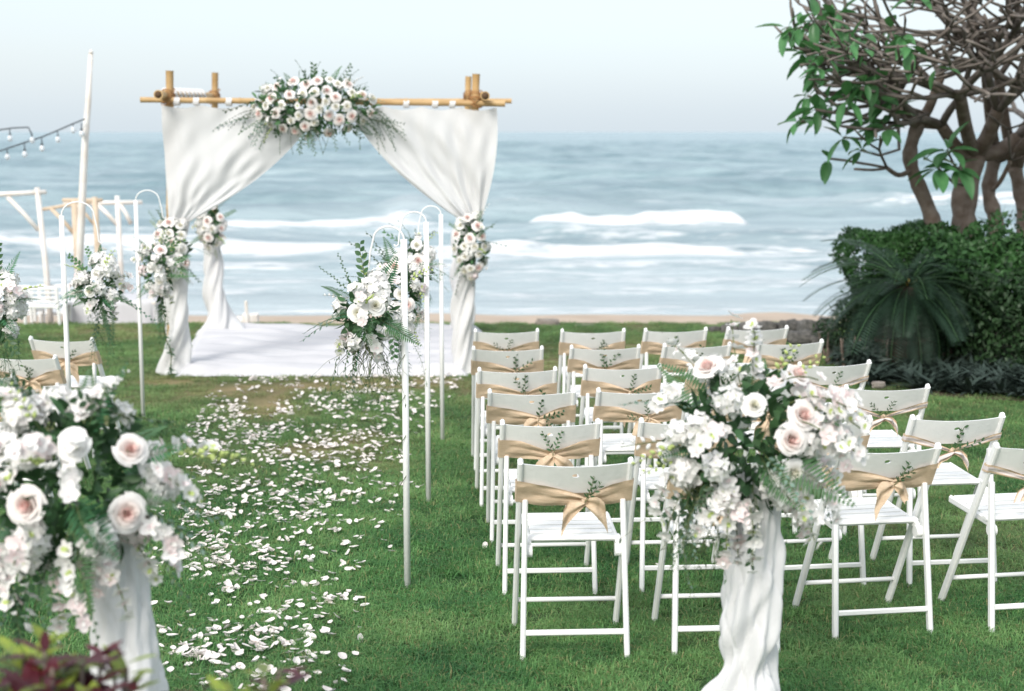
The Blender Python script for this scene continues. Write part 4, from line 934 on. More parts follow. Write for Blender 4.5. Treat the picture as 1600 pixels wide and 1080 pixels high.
for k, (x0, x1, w0, w1, fl) in {'fl': (281, 271, .075, .10, .03), 'fr': (731, 724, .065, .10, .02), 'bl': (330, 336, .075, .11, .14), 'br': (722, 720, .07, .10, .04)}.items():
    d = posts[k][2]; ty = 338 if k[0] == 'f' else 335; zt = A(x0, ty, d); zb = A(x1, posts[k][0][1], d); zb.z = g(d)-AO.z+.01; r = random.Random(len(k)+ord(k[1])+ord(k[0])); ph = [r.uniform(0, 6) for _ in range(6)]
    def wr(u, v, zt=zt, zb=zb, w0=w0, w1=w1, fl=fl, ph=ph):
        a = u*2*pi; p = zt.lerp(zb, v); w = w0+(w1-w0)*v+fl*max(0, (v-.7)/.3)**2
        tw_ = a+v*4.5
        rr = w*(1+.16*sin(tw_*3+ph[0])+.11*sin(tw_*6+ph[1]+v*5)+.05*sin(tw_*11+ph[2]))+.010*sin(v*22+a*2+ph[3])
        return p+Vector((rr*cos(a)+.02*sin(v*6+ph[4])+(fl*.5*v*v if fl > .1 else 0), rr*sin(a), .012*sin(a*4+ph[5])*v))
    mb = MB(); mb.grid(wr, 48, 70); put('leg_drape', mb.mesh('leg_drape', M['cloth']), arch)

# flowers on the arch
rr_ = random.Random(77)
def arch_flowers(label, px, py, d, rx, rz, seed, nr, nw, **kw):
    k = F/ (d+.3); r = random.Random(seed); rs_ = []; ws = []
    def far_enough(p, L, m_): return all((p[0]-q[0])**2*(rx/rz)**2*0+((p[0]-q[0])*rx/k)**2+((p[1]-q[1])*rz/k)**2 > m_*m_ for q in L)
    tries = 0
    while len(rs_) < nr and tries < 4000:
        tries += 1; p = (r.uniform(-1, 1), r.uniform(-1, 1))
        if p[0]**2+p[1]**2 < .95 and far_enough(p, rs_, .085): rs_.append(p)
    while len(ws) < nw and tries < 9000:
        tries += 1; p = (r.uniform(-1, 1), r.uniform(-1, 1))
        if p[0]**2+p[1]**2 < 1 and far_enough(p, rs_+ws, .075): ws.append(p)
    return bouquet(label, wp(px, py, d), (rx/k, min(rx, rz)/k*.8, rz/k), 'flower garlands tied to the arch', seed=seed, roses=rs_, wroses=ws, rose_r=.041, **kw)
tf = arch_flowers('wide garland of pink and white roses across the top of the arch', 492, 166, AF-.22, 92, 42, 61, 22, 20, n_sprays=6, bl=5, n_clus=22, n_fern=10, n_spr=36, n_bud=6, ck=1.05, core=620, sph=.5, fs=1.1, core_leaf=(.08, .03))
r = random.Random(5)
for sx_, n in ((-1, 13), (1, 11)):   # the garland's wispy ends
    for k in range(n):
        base = Vector((sx_*r.uniform(.30, .52), r.uniform(-.12, .1), r.uniform(-.16, .08))); dd = Vector((sx_*1, -.1, r.uniform(-.9, .05)))
        put('leafy_sprig', SPR[r.choice((0, 2, 4, 5))], tf, mtx=Matrix.Translation(base) @ dd.to_track_quat('Y', 'Z').to_matrix().to_4x4() @ Matrix.Rotation(r.uniform(-1, 1), 4, 'Y') @ Matrix.Scale(r.uniform(.8, 1.25), 4))
for x_, z_, a_ in ((-.02, .2, .05), (.18, .2, .3), (.22, .18, .5), (-.2, .18, -.5), (-.05, .22, -.15)):
    put('leafy_sprig', SPR[0], tf, mtx=Matrix.Translation((x_, -.05, z_-.05)) @ Vector((sin(a_), 0, 1)).to_track_quat('Y', 'Z').to_matrix().to_4x4() @ Matrix.Scale(.75, 4))
for x_, a_ in ((.13, .05), (.05, -.2), (-.25, -.5), (-.18, -.3), (.35, .4)):
    put('leafy_sprig', SPR[1 if x_ > .3 else 0], tf, mtx=Matrix.Translation((x_, -.1, -.16)) @ Vector((sin(a_), 0, -1)).to_track_quat('Y', 'Z').to_matrix().to_4x4() @ Matrix.Scale(.8, 4))
AK = dict(n_sprays=4, bl=5, n_clus=14, n_fern=4, n_spr=7, n_bud=2, core=260, sph=.5)
arch_flowers('rose cluster tied to the front left leg of the arch', 270, 390, AF-.16, 28, 52, 62, 7, 12, taper=.4, **AK)
arch_flowers('small rose cluster tied to the rear left leg of the arch', 330, 355, AB-.14, 21, 36, 63, 6, 6, taper=.5, **AK)
arch_flowers('rose cluster tied to the front right leg of the arch', 736, 385, AF-.16, 26, 52, 64, 6, 12, taper=.5, **AK)
# vine down the left leg
mb = MB(); rv = random.Random(3); p = A(262, 500, AF-.18)+AO; pts = []
for k in range(14): pts.append(wp(252+k*1.6+3*sin(k), 480+k*9, AF-.18-.003*k))
mb.tube(pts, .006, 5, cap=False, mi=1)
for k in range(90):
    q = pts[rv.randrange(3, 14)]; mb.leaf(q, rdir(rv)+Vector((0, -.3, -.3)), rdir(rv), .06, .012)
tag(put('vine', mb.mesh('leg_vine', [M['leaf_fern'], M['stem']])), 'green vine hanging down the front left arch leg', 'vine')

# cloth covered platform
pf = thing('cloth_platform', 'low white cloth covered platform under the arch', 'platform', (0, 0, 0))
c00 = gp(286, 588); c10 = gp(722, 586); c01 = wp(316, 526, AB+.25); c11 = wp(748, 526, AB+.25); PH = .085
def pf_fn(u, v):
    e = .07
    x0 = c00.x+(c01.x-c00.x)*v; x1 = c10.x+(c11.x-c10.x)*v; y = c00.y+(c01.y-c00.y)*v; x = x0+(x1-x0)*u
    edge_ = min(min(u, 1-u)*2.6, min(v, 1-v)*2.7); top = min(1, edge_/.035)
    z = g(y)+PH*top+top*(.010*sin(x*9+y*2)*sin(y*5)+.012*sin(y*13+2.5*sin(x*1.6))+.008*sin(y*27+x*2+sin(x*5)))
    if edge_ < .035:
        q = (1-edge_/.035); x += (-.05 if u < .5 else .05)*q*(1 if min(u, 1-u) < .02 else 0)+.012*sin(x*40)*q; y += -.05*q*(v < .5)+.014*sin(x*22)*q
    return (x, y, max(z, g(y)+.008))
mb = MB(); mb.grid(pf_fn, 170, 140); put('cloth', mb.mesh('platform_cloth', M['lining']), pf)
mb = MB(); mb.bar((c00.x+.1, (c00.y+c01.y)/2, g(14)+PH/2-.02), (c10.x-.1, (c00.y+c01.y)/2, g(14)+PH/2-.02), c01.y-c00.y-.25, PH*.5, side=(0, 1, 0), ch=.05); put('board', mb.mesh('board', M['tan_wood'], False), pf)

# ------------------------------------------------------------------ frangipani trees
def branch_tree(name, label, base, trunk_pts, trunk_r, limbs, seed, depth, lfn):
    r = random.Random(seed); t = thing(name, label, 'tree', base, 0, None)
    B = Vector(base); pts = [Vector(p)-B for p in trunk_pts]
    # smooth trunk
    def smooth(P, k=4):
        out = []
        for i in range(len(P)-1):
            p0 = P[max(i-1, 0)]; p1 = P[i]; p2 = P[i+1]; p3 = P[min(i+2, len(P)-1)]
            for j in range(k):
                s = j/k; out.append(.5*((2*p1)+(p2-p0)*s+(2*p0-5*p1+4*p2-p3)*s*s+(3*p1-p0-3*p2+p3)*s**3))
        out.append(P[-1]); return out
    tp = smooth(pts, 6); n = len(tp); rad = [trunk_r[0]+(trunk_r[1]-trunk_r[0])*(i/(n-1))**.7 for i in range(n)]
    rad = [q*(1+.10*sin(i*1.7+seed)+.06*r.uniform(-1, 1)) for i, q in enumerate(rad)]
    mb = MB(); mb.tube(tp, rad, 12); tr = put('trunk', mb.mesh('trunk', M['bark']), t)
    bm_ = MB(); tips = []; bounds = lfn['keep']
    def grow(p, d, rr, L, lev, up):
        seg = 4; P_ = [p]; q = p; dd = d.normalized(); curl = rdir(r)*.16
        for i in range(seg):
            dd = (dd+curl*.5+Vector((0, 0, up*.13))+rdir(r)*.06).normalized(); q = q+dd*(L/seg); P_.append(q)
        r1 = rr*.88
        if lev == depth: r1 = rr*.95
        rads = [rr+(r1-rr)*i/seg for i in range(seg+1)]
        if lev == depth: rads[-1] *= .75; rads[-2] *= 1.12
        bm_.tube(P_, rads, 7 if rr > .02 else 5)
        if lev == depth or not bounds(q+B): tips.append((q+B, dd)); return
        nch = 2 if r.random() < .62 else 3
        o = r.uniform(0, 6); ax = dd.orthogonal().normalized(); ay = dd.cross(ax)
        for k in range(nch):
            a = o+2*pi*k/nch+r.uniform(-.4, .4); sp_ = r.uniform(.45, .85); nd = dd*cos(sp_)+(ax*cos(a)+ay*sin(a))*sin(sp_)
            nd = Vector((nd.x+lfn['bias'][0]*.25, nd.y+lfn['bias'][1]*.25, nd.z*lfn['flat']+.05)).normalized()
            if not bounds(q+B+nd*.3): nd = Vector((nd.x*.4, nd.y, abs(nd.z)+.45)).normalized()
            grow(q, nd, max(.0105, r1*(.84 if nch == 2 else .78)), L*r.uniform(.72, .95), lev+1, up)
    for (s, e_, rr, lev) in limbs:
        s = Vector(s)-B; e_ = Vector(e_)-B; m_ = s.lerp(e_, .5)+Vector((0, 0, -.06)); P_ = smooth([s, m_, e_], 5)
        mb = MB(); mb.tube(P_, [rr*1.15-(rr*.25)*i/(len(P_)-1) for i in range(len(P_))], 10); put('limb', mb.mesh('limb', M['bark']), t)
        dd = (e_-m_).normalized()
        ax = dd.orthogonal().normalized(); ay = dd.cross(ax); o = r.uniform(0, 6)
        for k in range(3):
            a = o+k*2.1; sp_ = r.uniform(.35, .8); nd = dd*cos(sp_)+(ax*cos(a)+ay*sin(a))*sin(sp_); nd.z = nd.z*lfn['flat']+.06
            grow(e_-dd*.01, nd.normalized(), rr*.62, lfn['L']*r.uniform(.85, 1.15), lev, lfn['up'])
        put('branches', bm_.mesh('branches', M['twig']), t); bm_.v = []; bm_.f = []; bm_.m = []
    return t, tips
def big_leaf(seed):
    r = random.Random(seed); mb = MB()
    def fn(u, v):
        s = (u-.5)*2; w = .36*sin(pi*min(1, v**.85*.98+.01))**.75; dr = r0*v*v
        return (s*w*.5, v*.85+.12, -dr*.35+.03*abs(s)*w/.15+.006*sin(v*30)*abs(s))
    r0 = r.uniform(.2, .9); mb.grid(fn, 4, 9); mb.tube([(0, 0, 0), (0, .13, -.002)], .008, 4, 1); return mb.mesh('leaf', [M['tree_leaf'], M['leaf_mid']])
BIGL = [big_leaf(s) for s in range(5)]
def leaf_rosette(t, tip, dd, n, seed, sc=.26):
    r = random.Random(seed); B = t.location
    o = r.uniform(0, 6); ax = dd.orthogonal().normalized(); ay = dd.cross(ax)
    for k in range(n):
        a = o+2*pi*k/n+r.uniform(-.3, .3); d = dd*r.uniform(.1, .7)+(ax*cos(a)+ay*sin(a)); d.z -= r.uniform(.1, .9); s_ = sc*1.12*r.uniform(.55, 1.1)
        put('leaf', r.choice(BIGL), t, mtx=Matrix.Translation(tip-B) @ d.to_track_quat('Y', 'Z').to_matrix().to_4x4() @ Matrix.Rotation(r.uniform(-.5, .5), 4, 'Y') @ Matrix.Scale(s_, 4))
TD = 14.4
def proj(p):
    v = Vector(p)-Vector((0, 0, CH)); z = v.dot(FW); return 800+F*v.x/z, 540-F*v.dot(UP)/z
def keep(p): x_, y_ = proj(p); return x_ > 1255+R.uniform(-25, 25) and y_ < 225+.1*(x_-1230)
tb_ = Vector((wp(1512, 400, TD).x, TD, g(TD)))
t1, tips1 = branch_tree('frangipani_tree', 'thick trunked bare frangipani tree rising behind the hedge at right', tb_, [tb_, wp(1512, 420, TD), wp(1506, 320, TD), wp(1524, 235, TD)], (.145, .11),
    [(wp(1520, 245, TD), wp(1470, 195, TD-.3), .062, 2), (wp(1522, 240, TD), wp(1500, 150, TD-.9), .06, 2), (wp(1525, 240, TD), wp(1560, 170, TD-.4), .07, 2), (wp(1525, 240, TD), wp(1590, 215, TD+.1), .07, 2), (wp(1470, 195, TD-.3), wp(1395, 165, TD-.6), .042, 2), (wp(1500, 150, TD-.9), wp(1430, 105, TD-1.1), .04, 2)],
    5, 5, dict(keep=keep, bias=(-.55, -.5), flat=.45, L=.50, up=.25))
tb2 = Vector((wp(1470, 420, TD-.5).x, TD-.5, g(TD-.5)))
t2, tips2 = branch_tree('frangipani_tree', 'slim frangipani with a crooked leaning trunk, left of the thick one', tb2, [tb2, wp(1470, 400, TD-.5), wp(1452, 330, TD-.5), wp(1422, 250, TD-.5), wp(1436, 190, TD-.5)], (.085, .06),
    [(wp(1434, 195, TD-.5), wp(1400, 150, TD-.8), .042, 2), (wp(1434, 195, TD-.5), wp(1470, 120, TD-.6), .045, 2), (wp(1425, 265, TD-.5), wp(1385, 262, TD-.8), .022, 4), (wp(1400, 150, TD-.8), wp(1350, 110, TD-.9), .034, 3)],
    8, 5, dict(keep=keep, bias=(-.8, -.3), flat=.45, L=.48, up=.22))
tb3 = Vector((wp(1600, 400, TD+.6).x, TD+.6, g(TD+.6)))
t3, tips3 = branch_tree('frangipani_tree', 'dark frangipani trunk at the right picture edge', tb3, [tb3, wp(1598, 420, TD+.6), wp(1600, 330, TD+.6), wp(1585, 260, TD+.6)], (.09, .07),
    [(wp(1585, 260, TD+.6), wp(1560, 120, TD), .05, 2), (wp(1585, 260, TD+.6), wp(1630, 120, TD), .05, 2), (wp(1590, 260, TD+.6), wp(1640, 60, TD-.6), .05, 2), (wp(1560, 120, TD), wp(1530, 50, TD-.9), .04, 2)],
    9, 5, dict(keep=keep, bias=(-.4, -.6), flat=.55, L=.50, up=.3))
tb4 = Vector((wp(1558, 400, TD+.3).x, TD+.3, g(TD+.3)))
t4, tips4 = branch_tree('frangipani_tree', 'short dark frangipani stem between the thick trunk and the picture edge', tb4, [tb4, wp(1550, 420, TD+.3), wp(1556, 350, TD+.3), wp(1545, 300, TD+.3), wp(1556, 240, TD+.3)], (.10, .06),
    [(wp(1556, 245, TD+.3), wp(1540, 110, TD-.5), .05, 2), (wp(1556, 250, TD+.3), wp(1620, 200, TD-.2), .04, 3), (wp(1545, 300, TD+.3), wp(1580, 250, TD), .022, 4)],
    13, 5, dict(keep=keep, bias=(-.4, -.5), flat=.5, L=.50, up=.3))
k = 0
for t_, tips in ((t1, tips1), (t2, tips2), (t3, tips3), (t4, tips4)):
    for tip, dd in tips:
        x, y = proj(tip); k += 1
        pr = 0
        if x < 1420 and y > 20: pr = .26
        elif 1440 < x < 1530 and y > 190: pr = .15
        elif x > 1420: pr = .015
        if R.random() < pr: leaf_rosette(t_, tip, dd, R.choice((3, 4, 5)), k, .24)
for (x, y, d, n) in ((1248, 190, TD-1.2, 5), (1282, 185, TD-1.1, 6), (1318, 215, TD-1.1, 6), (1345, 235, TD-1, 5), (1340, 128, TD-1.2, 6), (1280, 35, TD-1.2, 6), (1375, 150, TD-1.2, 5), (1240, 45, TD-1.1, 4), (1300, 130, TD-1.1, 5), (1390, 180, TD-1.1, 6), (1265, 85, TD-1.1, 5), (1322, 80, TD-1.1, 5), (1262, 150, TD-1.1, 5), (1298, 165, TD-1.15, 6), (1360, 195, TD-1.2, 6), (1310, 30, TD-1.1, 4), (1275, 118, TD-1.1, 5)):
    p = wp(x, y, d); leaf_rosette(t2, p, Vector((-.5, -.3, .5)).normalized(), n, x)
    q = wp(x+60, y-15+R.uniform(-15, 15), d+.25); mid = p.lerp(q, .5)+Vector((0, 0, -.05)); e2 = wp(1402, 152+R.uniform(-4, 4), TD-.8)
    mb = MB(); mb.tube([p-tb2, mid-tb2, q-tb2, q.lerp(e2, .5)-tb2+Vector((0, 0, -.03)), e2-tb2], [.010, .012, .015, .019, .024], 6); put('branch', mb.mesh('branch', M['twig']), t2)
for (x, y) in ((1480, 235), (1497, 262), (1465, 262)):
    p = wp(x, y, TD-1.0); leaf_rosette(t1, p, Vector((-.2, -.5, .6)).normalized(), 7, x, .30)
    q = wp(1516, 290, TD-.1); mb = MB(); mb.tube([p-tb_, p.lerp(q, .5)-tb_+Vector((0, 0, -.06)), q-tb_], [.011, .014, .02], 6); put('branch', mb.mesh('branch', M['twig']), t1)

# ------------------------------------------------------------------ hedge, shrubs, cycad, ground cover
def leafy_mass(name, label, base, fn, n, mt, ll, lw, seed, cat, inner=None, stems=6, h=1.0, core=None):
    r = random.Random(seed); t = thing(name, label, cat, base); mb = MB(); B = Vector(base)
    for k in range(n):
        p, nr = fn(r); mb.leaf(Vector(p)-B, nr*.6+rdir(r), nr+rdir(r)*.8, ll*r.uniform(.6, 1.3), lw*r.uniform(.7, 1.2))
    o = put('foliage', mb.mesh('foliage', M[mt]), t); o['kind'] = 'stuff'
    sb = MB()
    for k in range(stems):
        p0 = Vector((r.uniform(-.25, .25), r.uniform(-.1, .1), 0)); pts = [p0]; d = Vector((r.uniform(-.5, .5), r.uniform(-.3, .3), 1))
        for j in range(5): d = (d+rdir(r)*.25+Vector((0, 0, .2))).normalized(); pts.append(pts[-1]+d*h*.17)
        sb.tube(pts, [.022, .018, .015, .011, .008, .005], 5)
    put('stems', sb.mesh('stems', M['bark']), t)
    return t
def box_fn(x0, x1, y0, y1, z0, z1, rough=.06):
    def fn(r):
        s = r.random()
        x = r.uniform(x0, x1); y = r.uniform(y0, y1); z = r.uniform(z0, z1); dp = abs(r.gauss(0, .05))
        if s < .48: y = y0+dp; nr = Vector((0, -1, .2))
        elif s < .68: z = z1-dp; nr = Vector((0, 0, 1))
        elif s < .82: x = x0+dp; nr = Vector((-1, 0, .2))
        else: nr = rdir(r)
        q = rough*(sin(x*7+z*5)+sin(z*9-x*4+1)); return Vector((x+nr.x*q, y+nr.y*q, z+nr.z*q)), nr
    return fn
def ell_fn(c, a, b, cc, rough=.25, shell=.35):
    ph = [R.uniform(0, 6) for _ in range(4)]
    def fn(r):
        d = rdir(r); k = 1-abs(r.gauss(0, shell)); k *= 1+rough*(sin(d.x*5+ph[0])*sin(d.z*6+ph[1])+.5*sin(d.x*13+ph[2])*sin(d.z*11+ph[3])); k = max(.1, k)
        p = Vector((c[0]+d.x*a*k, c[1]+d.y*b*k, c[2]+d.z*cc*k)); p.z = max(p.z, g(p.y)+.03); return p, d
    return fn
hl = wp(1346, 362, 13.7); hr_ = wp(1500, 360, 13.7)
leafy_mass('hedge', 'square clipped green hedge at the lawn edge in front of the trunks', (hl.x+.5, 14.1, g(14.1)), box_fn(hl.x+.02, hr_.x, 13.7, 14.5, .15, hl.z-.04), 15000, 'hedge_leaf', .05, .028, 3, 'hedge', h=1.2)
def shrub(px, py, d, a, b, c, n, label, mt='shrub_leaf', ll=.06, lw=.03, seed=1, rough=.25, shell=.3):
    p = wp(px, py, d); return leafy_mass('shrub', label, (p.x, d, g(d)), ell_fn(p, a, b, c, rough, shell), n, mt, ll, lw, seed, 'shrub', h=max(.4, p.z-g(d)))
shrub(1550, 432, 13.4, .58, .5, .44, 7500, 'broad dark green shrub at the right picture edge, beside the hedge', 'hedge_leaf', .07, .035, 4)
shrub(1608, 510, 13.0, .66, .5, .62, 7500, 'tall dark shrub filling the right edge below the tree trunks', seed=5)
shrub(1480, 490, 13.5, .45, .35, .52, 3800, 'dark leafy shrub behind the cycad', seed=6)
shrub(1338, 520, 13.5, .30, .3, .33, 2400, 'low dark shrub left of the cycad', ll=.07, lw=.02, seed=7, rough=.4)
shrub(1345, 560, 12.9, .20, .2, .13, 700, 'small low plant with dark leaves beside the rocks', 'cover_leaf', .12, .03, seed=9)
shrub(1720, 430, 14, .9, .6, .9, 4000, 'large shrub beyond the right picture edge', seed=10)
# planting bed
bx0 = gp(1290, 560); vs_ = []
bedp = [(1295, 548), (1370, 612), (1480, 622), (1640, 632), (1900, 632)]
front = [gp(*q) for q in bedp]; nb = len(front); vsb = [(p.x, p.y, p.z+.012) for p in front]+[(p.x+.2, 15.5, g(15.5)+.012) for p in front]
mb = MB(); mb.add(vsb, [(i, i+1, nb+i+1, nb+i) for i in range(nb-1)]); struct('planting_bed', mb.mesh('planting_bed', M['soil']))
# cycad in a pot
cy = gp(1412, 588); cy = Vector((wp(1408, 500, 13.1).x, 13.1, g(13.1)))
pot = thing('plant_pot', 'dark terracotta pot holding the cycad', 'pot', cy)
mb = MB()
def potf(u, v):
    a = u*2*pi
    prof = [(.15, 0), (.17, .10), (.19, .2), (.205, .26), (.225, .265), (.228, .30), (.205, .302), (.195, .26), (0.001, .25)]
    i = min(int(v*8), 7); s = v*8-i; q0, q1 = prof[i], prof[i+1]; rr = q0[0]+(q1[0]-q0[0])*s; return (rr*cos(a), rr*sin(a), q0[1]+(q1[1]-q0[1])*s)
mb.grid(potf, 28, 8); put('bowl', mb.mesh('bowl', M['terracotta']), pot)
cyc = thing('cycad', 'dark cycad palm with arching fronds in a terracotta pot', 'cycad', cy+Vector((0, 0, .25)))
CC = wp(1418, 448, 13.1)-cyc.location
mb = MB(); mb.tube([(0, 0, 0), (CC.x*.5, 0, CC.z*.5), (CC.x, 0, CC.z)], [.10, .12, .09], 12); put('trunk', mb.mesh('cycad_trunk', M['soil']), cyc)
def frond_mesh(seed, L, arch_):
    r = random.Random(seed); mb = MB(); P_ = []
    for k in range(12): t = k/11; P_.append(Vector((0, L*t*(1-.18*t*arch_), L*(.42*t-arch_*.78*t*t))))
    mb.tube(P_, [.008*(1-.7*k/11) for k in range(12)], 4, 1)
    for k in range(34):
        t = .12+.87*k/34; i = min(int(t*11), 10); p = P_[i].lerp(P_[i+1], t*11-i); d = (P_[i+1]-P_[i]).normalized(); ll = .17*sin(pi*(.12+.80*t))**.7
        for s in (-1, 1): mb.leaf(p, Vector((s, 0, .22))+d*.55, (0, -d.z, d.y), ll, .011, droop=.15)
    return mb.mesh('frond', [M['cycad_leaf'], M['leaf_dark']])
FR = [frond_mesh(1, 1.08, .62), frond_mesh(2, .98, .78), frond_mesh(3, .82, .50), frond_mesh(4, 1.0, .90)]
r = random.Random(4)
for k in range(70):
    a = k*2.399; put('frond', FR[k % 4], cyc, mtx=Matrix.Translation(CC) @ Matrix.Rotation(a, 4, 'Z') @ Matrix.Rotation(r.uniform(-.15, .45) if k < 26 else -r.uniform(.2, 1.1), 4, 'X') @ Matrix.Scale(r.uniform(.85, 1.1), 4))
mb = MB()
for k in range(10): a = k*.63; mb.leaf(CC+Vector((.04*cos(a), .04*sin(a), .0)), (cos(a), sin(a), .9), (0, 0, 1), .13, .03)
put('new_growth', mb.mesh('new_growth', M['ochre']), cyc)
for (px, py) in ((1337, 545), (1420, 600)):
    p = gp(px, py); mb = MB(); r = random.Random(px)
    for k in range(10): a = r.uniform(0, 6); mb.leaf((0, 0, .02), (cos(a)*.5, sin(a)*.5, 1), rdir(r), r.uniform(.15, .32), .035, seg=3)
    if px < 1400: o = put('yellow_leaf_plant', mb.mesh('yellow_leaf_plant', M['ochre']), None, p); tag(o, 'small plant with yellow brown leaves left of the cycad pot', 'plant')
# strappy ground cover
mb = MB(); r = random.Random(8)
for k in range(150):
    px = r.uniform(1350, 1700); e_ = np.interp(px, [1370, 1480, 1640, 1900], [606, 616, 626, 626]); p = gp(px, e_-r.uniform(0, 34))
    for j in range(16):
        a = r.uniform(0, 6.28); mb.leaf(p, (cos(a), sin(a), r.uniform(.5, 1.8)), (0, 0, 1), r.uniform(.18, .34), .034, seg=3, droop=.5)
tag(put('ground_cover', mb.mesh('ground_cover', M['cover_leaf'])), 'grey green strappy ground cover in front of the shrubs', 'plants', kind='stuff')

# ------------------------------------------------------------------ rocks
def rock_mesh(seed, mt):
    r = random.Random(seed); ph = [r.uniform(0, 6) for _ in range(6)]; mb = MB()
    def fn(u, v):
        a = u*2*pi; b = (v-.5)*pi; d = Vector((cos(a)*cos(b), sin(a)*cos(b), sin(b)))
        q = 1+.18*sin(d.x*4+ph[0])*sin(d.y*4+ph[1])+.10*sin(d.z*7+d.x*5+ph[2])+.06*sin(d.x*12+ph[3])*sin(d.y*11+ph[4])
        e_ = .55; return (q*abs(d.x)**e_*(1 if d.x > 0 else -1), q*abs(d.y)**e_*(1 if d.y > 0 else -1), q*abs(d.z)**e_*(1 if d.z > 0 else -1))
    mb.grid(fn, 18, 10); return mb.mesh('rock', M[mt])
RK = [rock_mesh(s, 'rock') for s in (1, 2)]; RD = [rock_mesh(s, 'rock_dark') for s in (3, 4, 5)]
def rock(px, py, w, h, d, label, dark=False, group='rocks along the lawn edge', seed=0):
    p = wp(px, py, d); kk = F/d; r = random.Random(seed+px)
    o = put('rock', r.choice(RD if dark else RK), None, p, (0, 0, r.uniform(-.3, .3)), (w/kk/2/1.05, w/kk/2*.6, h/kk/2)); tag(o, label, 'rock', group)
rock(855, 507, 38, 18, 16.55, 'square tan rock standing at the lawn edge above the chairs')
rock(912, 512, 34, 10, 16.5, 'flat pinkish rock just right of the square tan rock'); rock(886, 514, 22, 8, 16.4, 'small low rock between the square and the flat rock')
for px, w, q in ((282, 26, 'just right of the front left arch leg'), (300, 20, 'between the two left arch legs'), (380, 44, 'below the cream stand, the widest there'), (412, 30, 'right of the cream stand'), (438, 20, 'second right of the cream stand'), (470, 22, 'behind the platform centre'), (505, 16, 'behind the nearest right hanging bouquet'), (766, 16, 'behind the first aisle chair'), (800, 14, 'left of the square tan rock'), (948, 14, 'right of the flat pinkish rock'), (970, 16, 'above the second front row chair'), (230, 24, 'between the left hook pole and arch'), (205, 18, 'behind the left hook pole')):
    rock(px, 518, w, 9, 16.55, 'low weathered rock on the lawn edge, '+q)
ORD = ['leftmost of the upper row', 'second from left in the upper row', 'third from left in the upper row', 'middle of the upper row', 'third from right in the upper row', 'second from right in the upper row', 'rightmost of the upper row, at the hedge foot', 'in the lower row, middle one', 'in the lower row, second from right', 'leftmost of the lower row', 'rightmost of the lower row, by the low shrub']
for i, (px, py, w, h) in enumerate(((1118, 517, 22, 14), (1140, 514, 26, 16), (1168, 513, 30, 18), (1200, 512, 34, 20), (1232, 511, 34, 22), (1262, 512, 34, 24), (1290, 512, 36, 28), (1250, 528, 44, 22), (1286, 532, 44, 24), (1216, 526, 34, 16), (1310, 545, 30, 22))):
    rock(px, py, w, h, 15.9-.1*(i % 3) if py < 520 else 14.0, 'dark seawall boulder, '+ORD[i], True, 'dark boulders beside the hedge', i)
rock(1372, 601, 22, 10, 10.9, 'small brown stone at the corner of the planting bed', False, None)

# ------------------------------------------------------------------ dining area at far left
def pole_frame(label, pieces, d, mt, r0=.05):
    base = wp(pieces[0][1][0], pieces[0][1][1], d); base.z = sand_z(d).item() if d > 16.6 else g(d)
    t = thing('timber_frame', label, 'frame', base, 0, 'rustic post frames of the dining area')
    for nm, (x0, y0), (x1, y1), rr in [(p[0], p[2], p[1], p[3]) if False else (p[0], p[1], p[2], p[3]) for p in pieces]:
        a = wp(x0, y0, d)-base; b = wp(x1, y1, d)-base
        if nm == 'post' and False: a.z = 0
        mb = MB(); m_ = a.lerp(b, .5)+Vector((.01, 0, 0)); mb.tube([a, m_, b], [rr, rr*.95, rr*.88], 9); put(nm, mb.mesh(nm, M[mt]), t)
    return t
def drop(px, d): # picture row where a post meets the ground
    z = sand_z(d).item() if d > 16.6 else g(d); p = Vector((0, d, z)); return proj(p)[1]
D1, D2, D3 = 17.5, 19.5, 18.5
pole_frame('white post frame with one brace at the far left edge', [('post', (82, drop(82, D1)), (58, 293), .036), ('beam', (-40, 306), (72, 300), .030), ('brace', (12, 308), (60, 360), .028)], D1, 'weather_white')
pole_frame('white post frame with two braces beside the left hook pole', [('post', (193, drop(0, D2)), (183, 306), .036), ('beam', (100, 318), (222, 316), .030), ('brace', (151, 318), (184, 352), .028), ('brace', (205, 350), (187, 318), .028)], D2, 'weather_white')
pole_frame('tan unpainted timber frame behind the middle left hook pole', [('post', (126, drop(0, D3)), (116, 312), .045), ('post', (158, drop(0, D3)), (148, 308), .040), ('beam', (62, 328), (160, 312), .022), ('beam', (98, 313), (160, 313), .026), ('brace', (80, 326), (118, 368), .026), ('brace', (118, 318), (146, 350), .02)], D3, 'tan_wood')
tp = thing('light_pole', 'tall bent white pole holding the string lights at far left', 'pole', (wp(125, 500, 17).x, 17, sand_z(17).item()))
mb = MB(); mb.tube([wp(119, drop(0, 17), 17)-tp.location, wp(128, 320, 17)-tp.location, wp(133, 220, 17)-tp.location, wp(138, 160, 17)-tp.location, wp(142, 84, 17)-tp.location], [.046, .042, .038, .032, .024], 10); put('pole', mb.mesh('pole', M['weather_white']), tp)
mb = MB(); mb.tube([wp(142, 84, 17)-tp.location, wp(142.5, 78, 17)-tp.location], [.028, .012], 8); put('tip', mb.mesh('tip', M['weather_white']), tp)
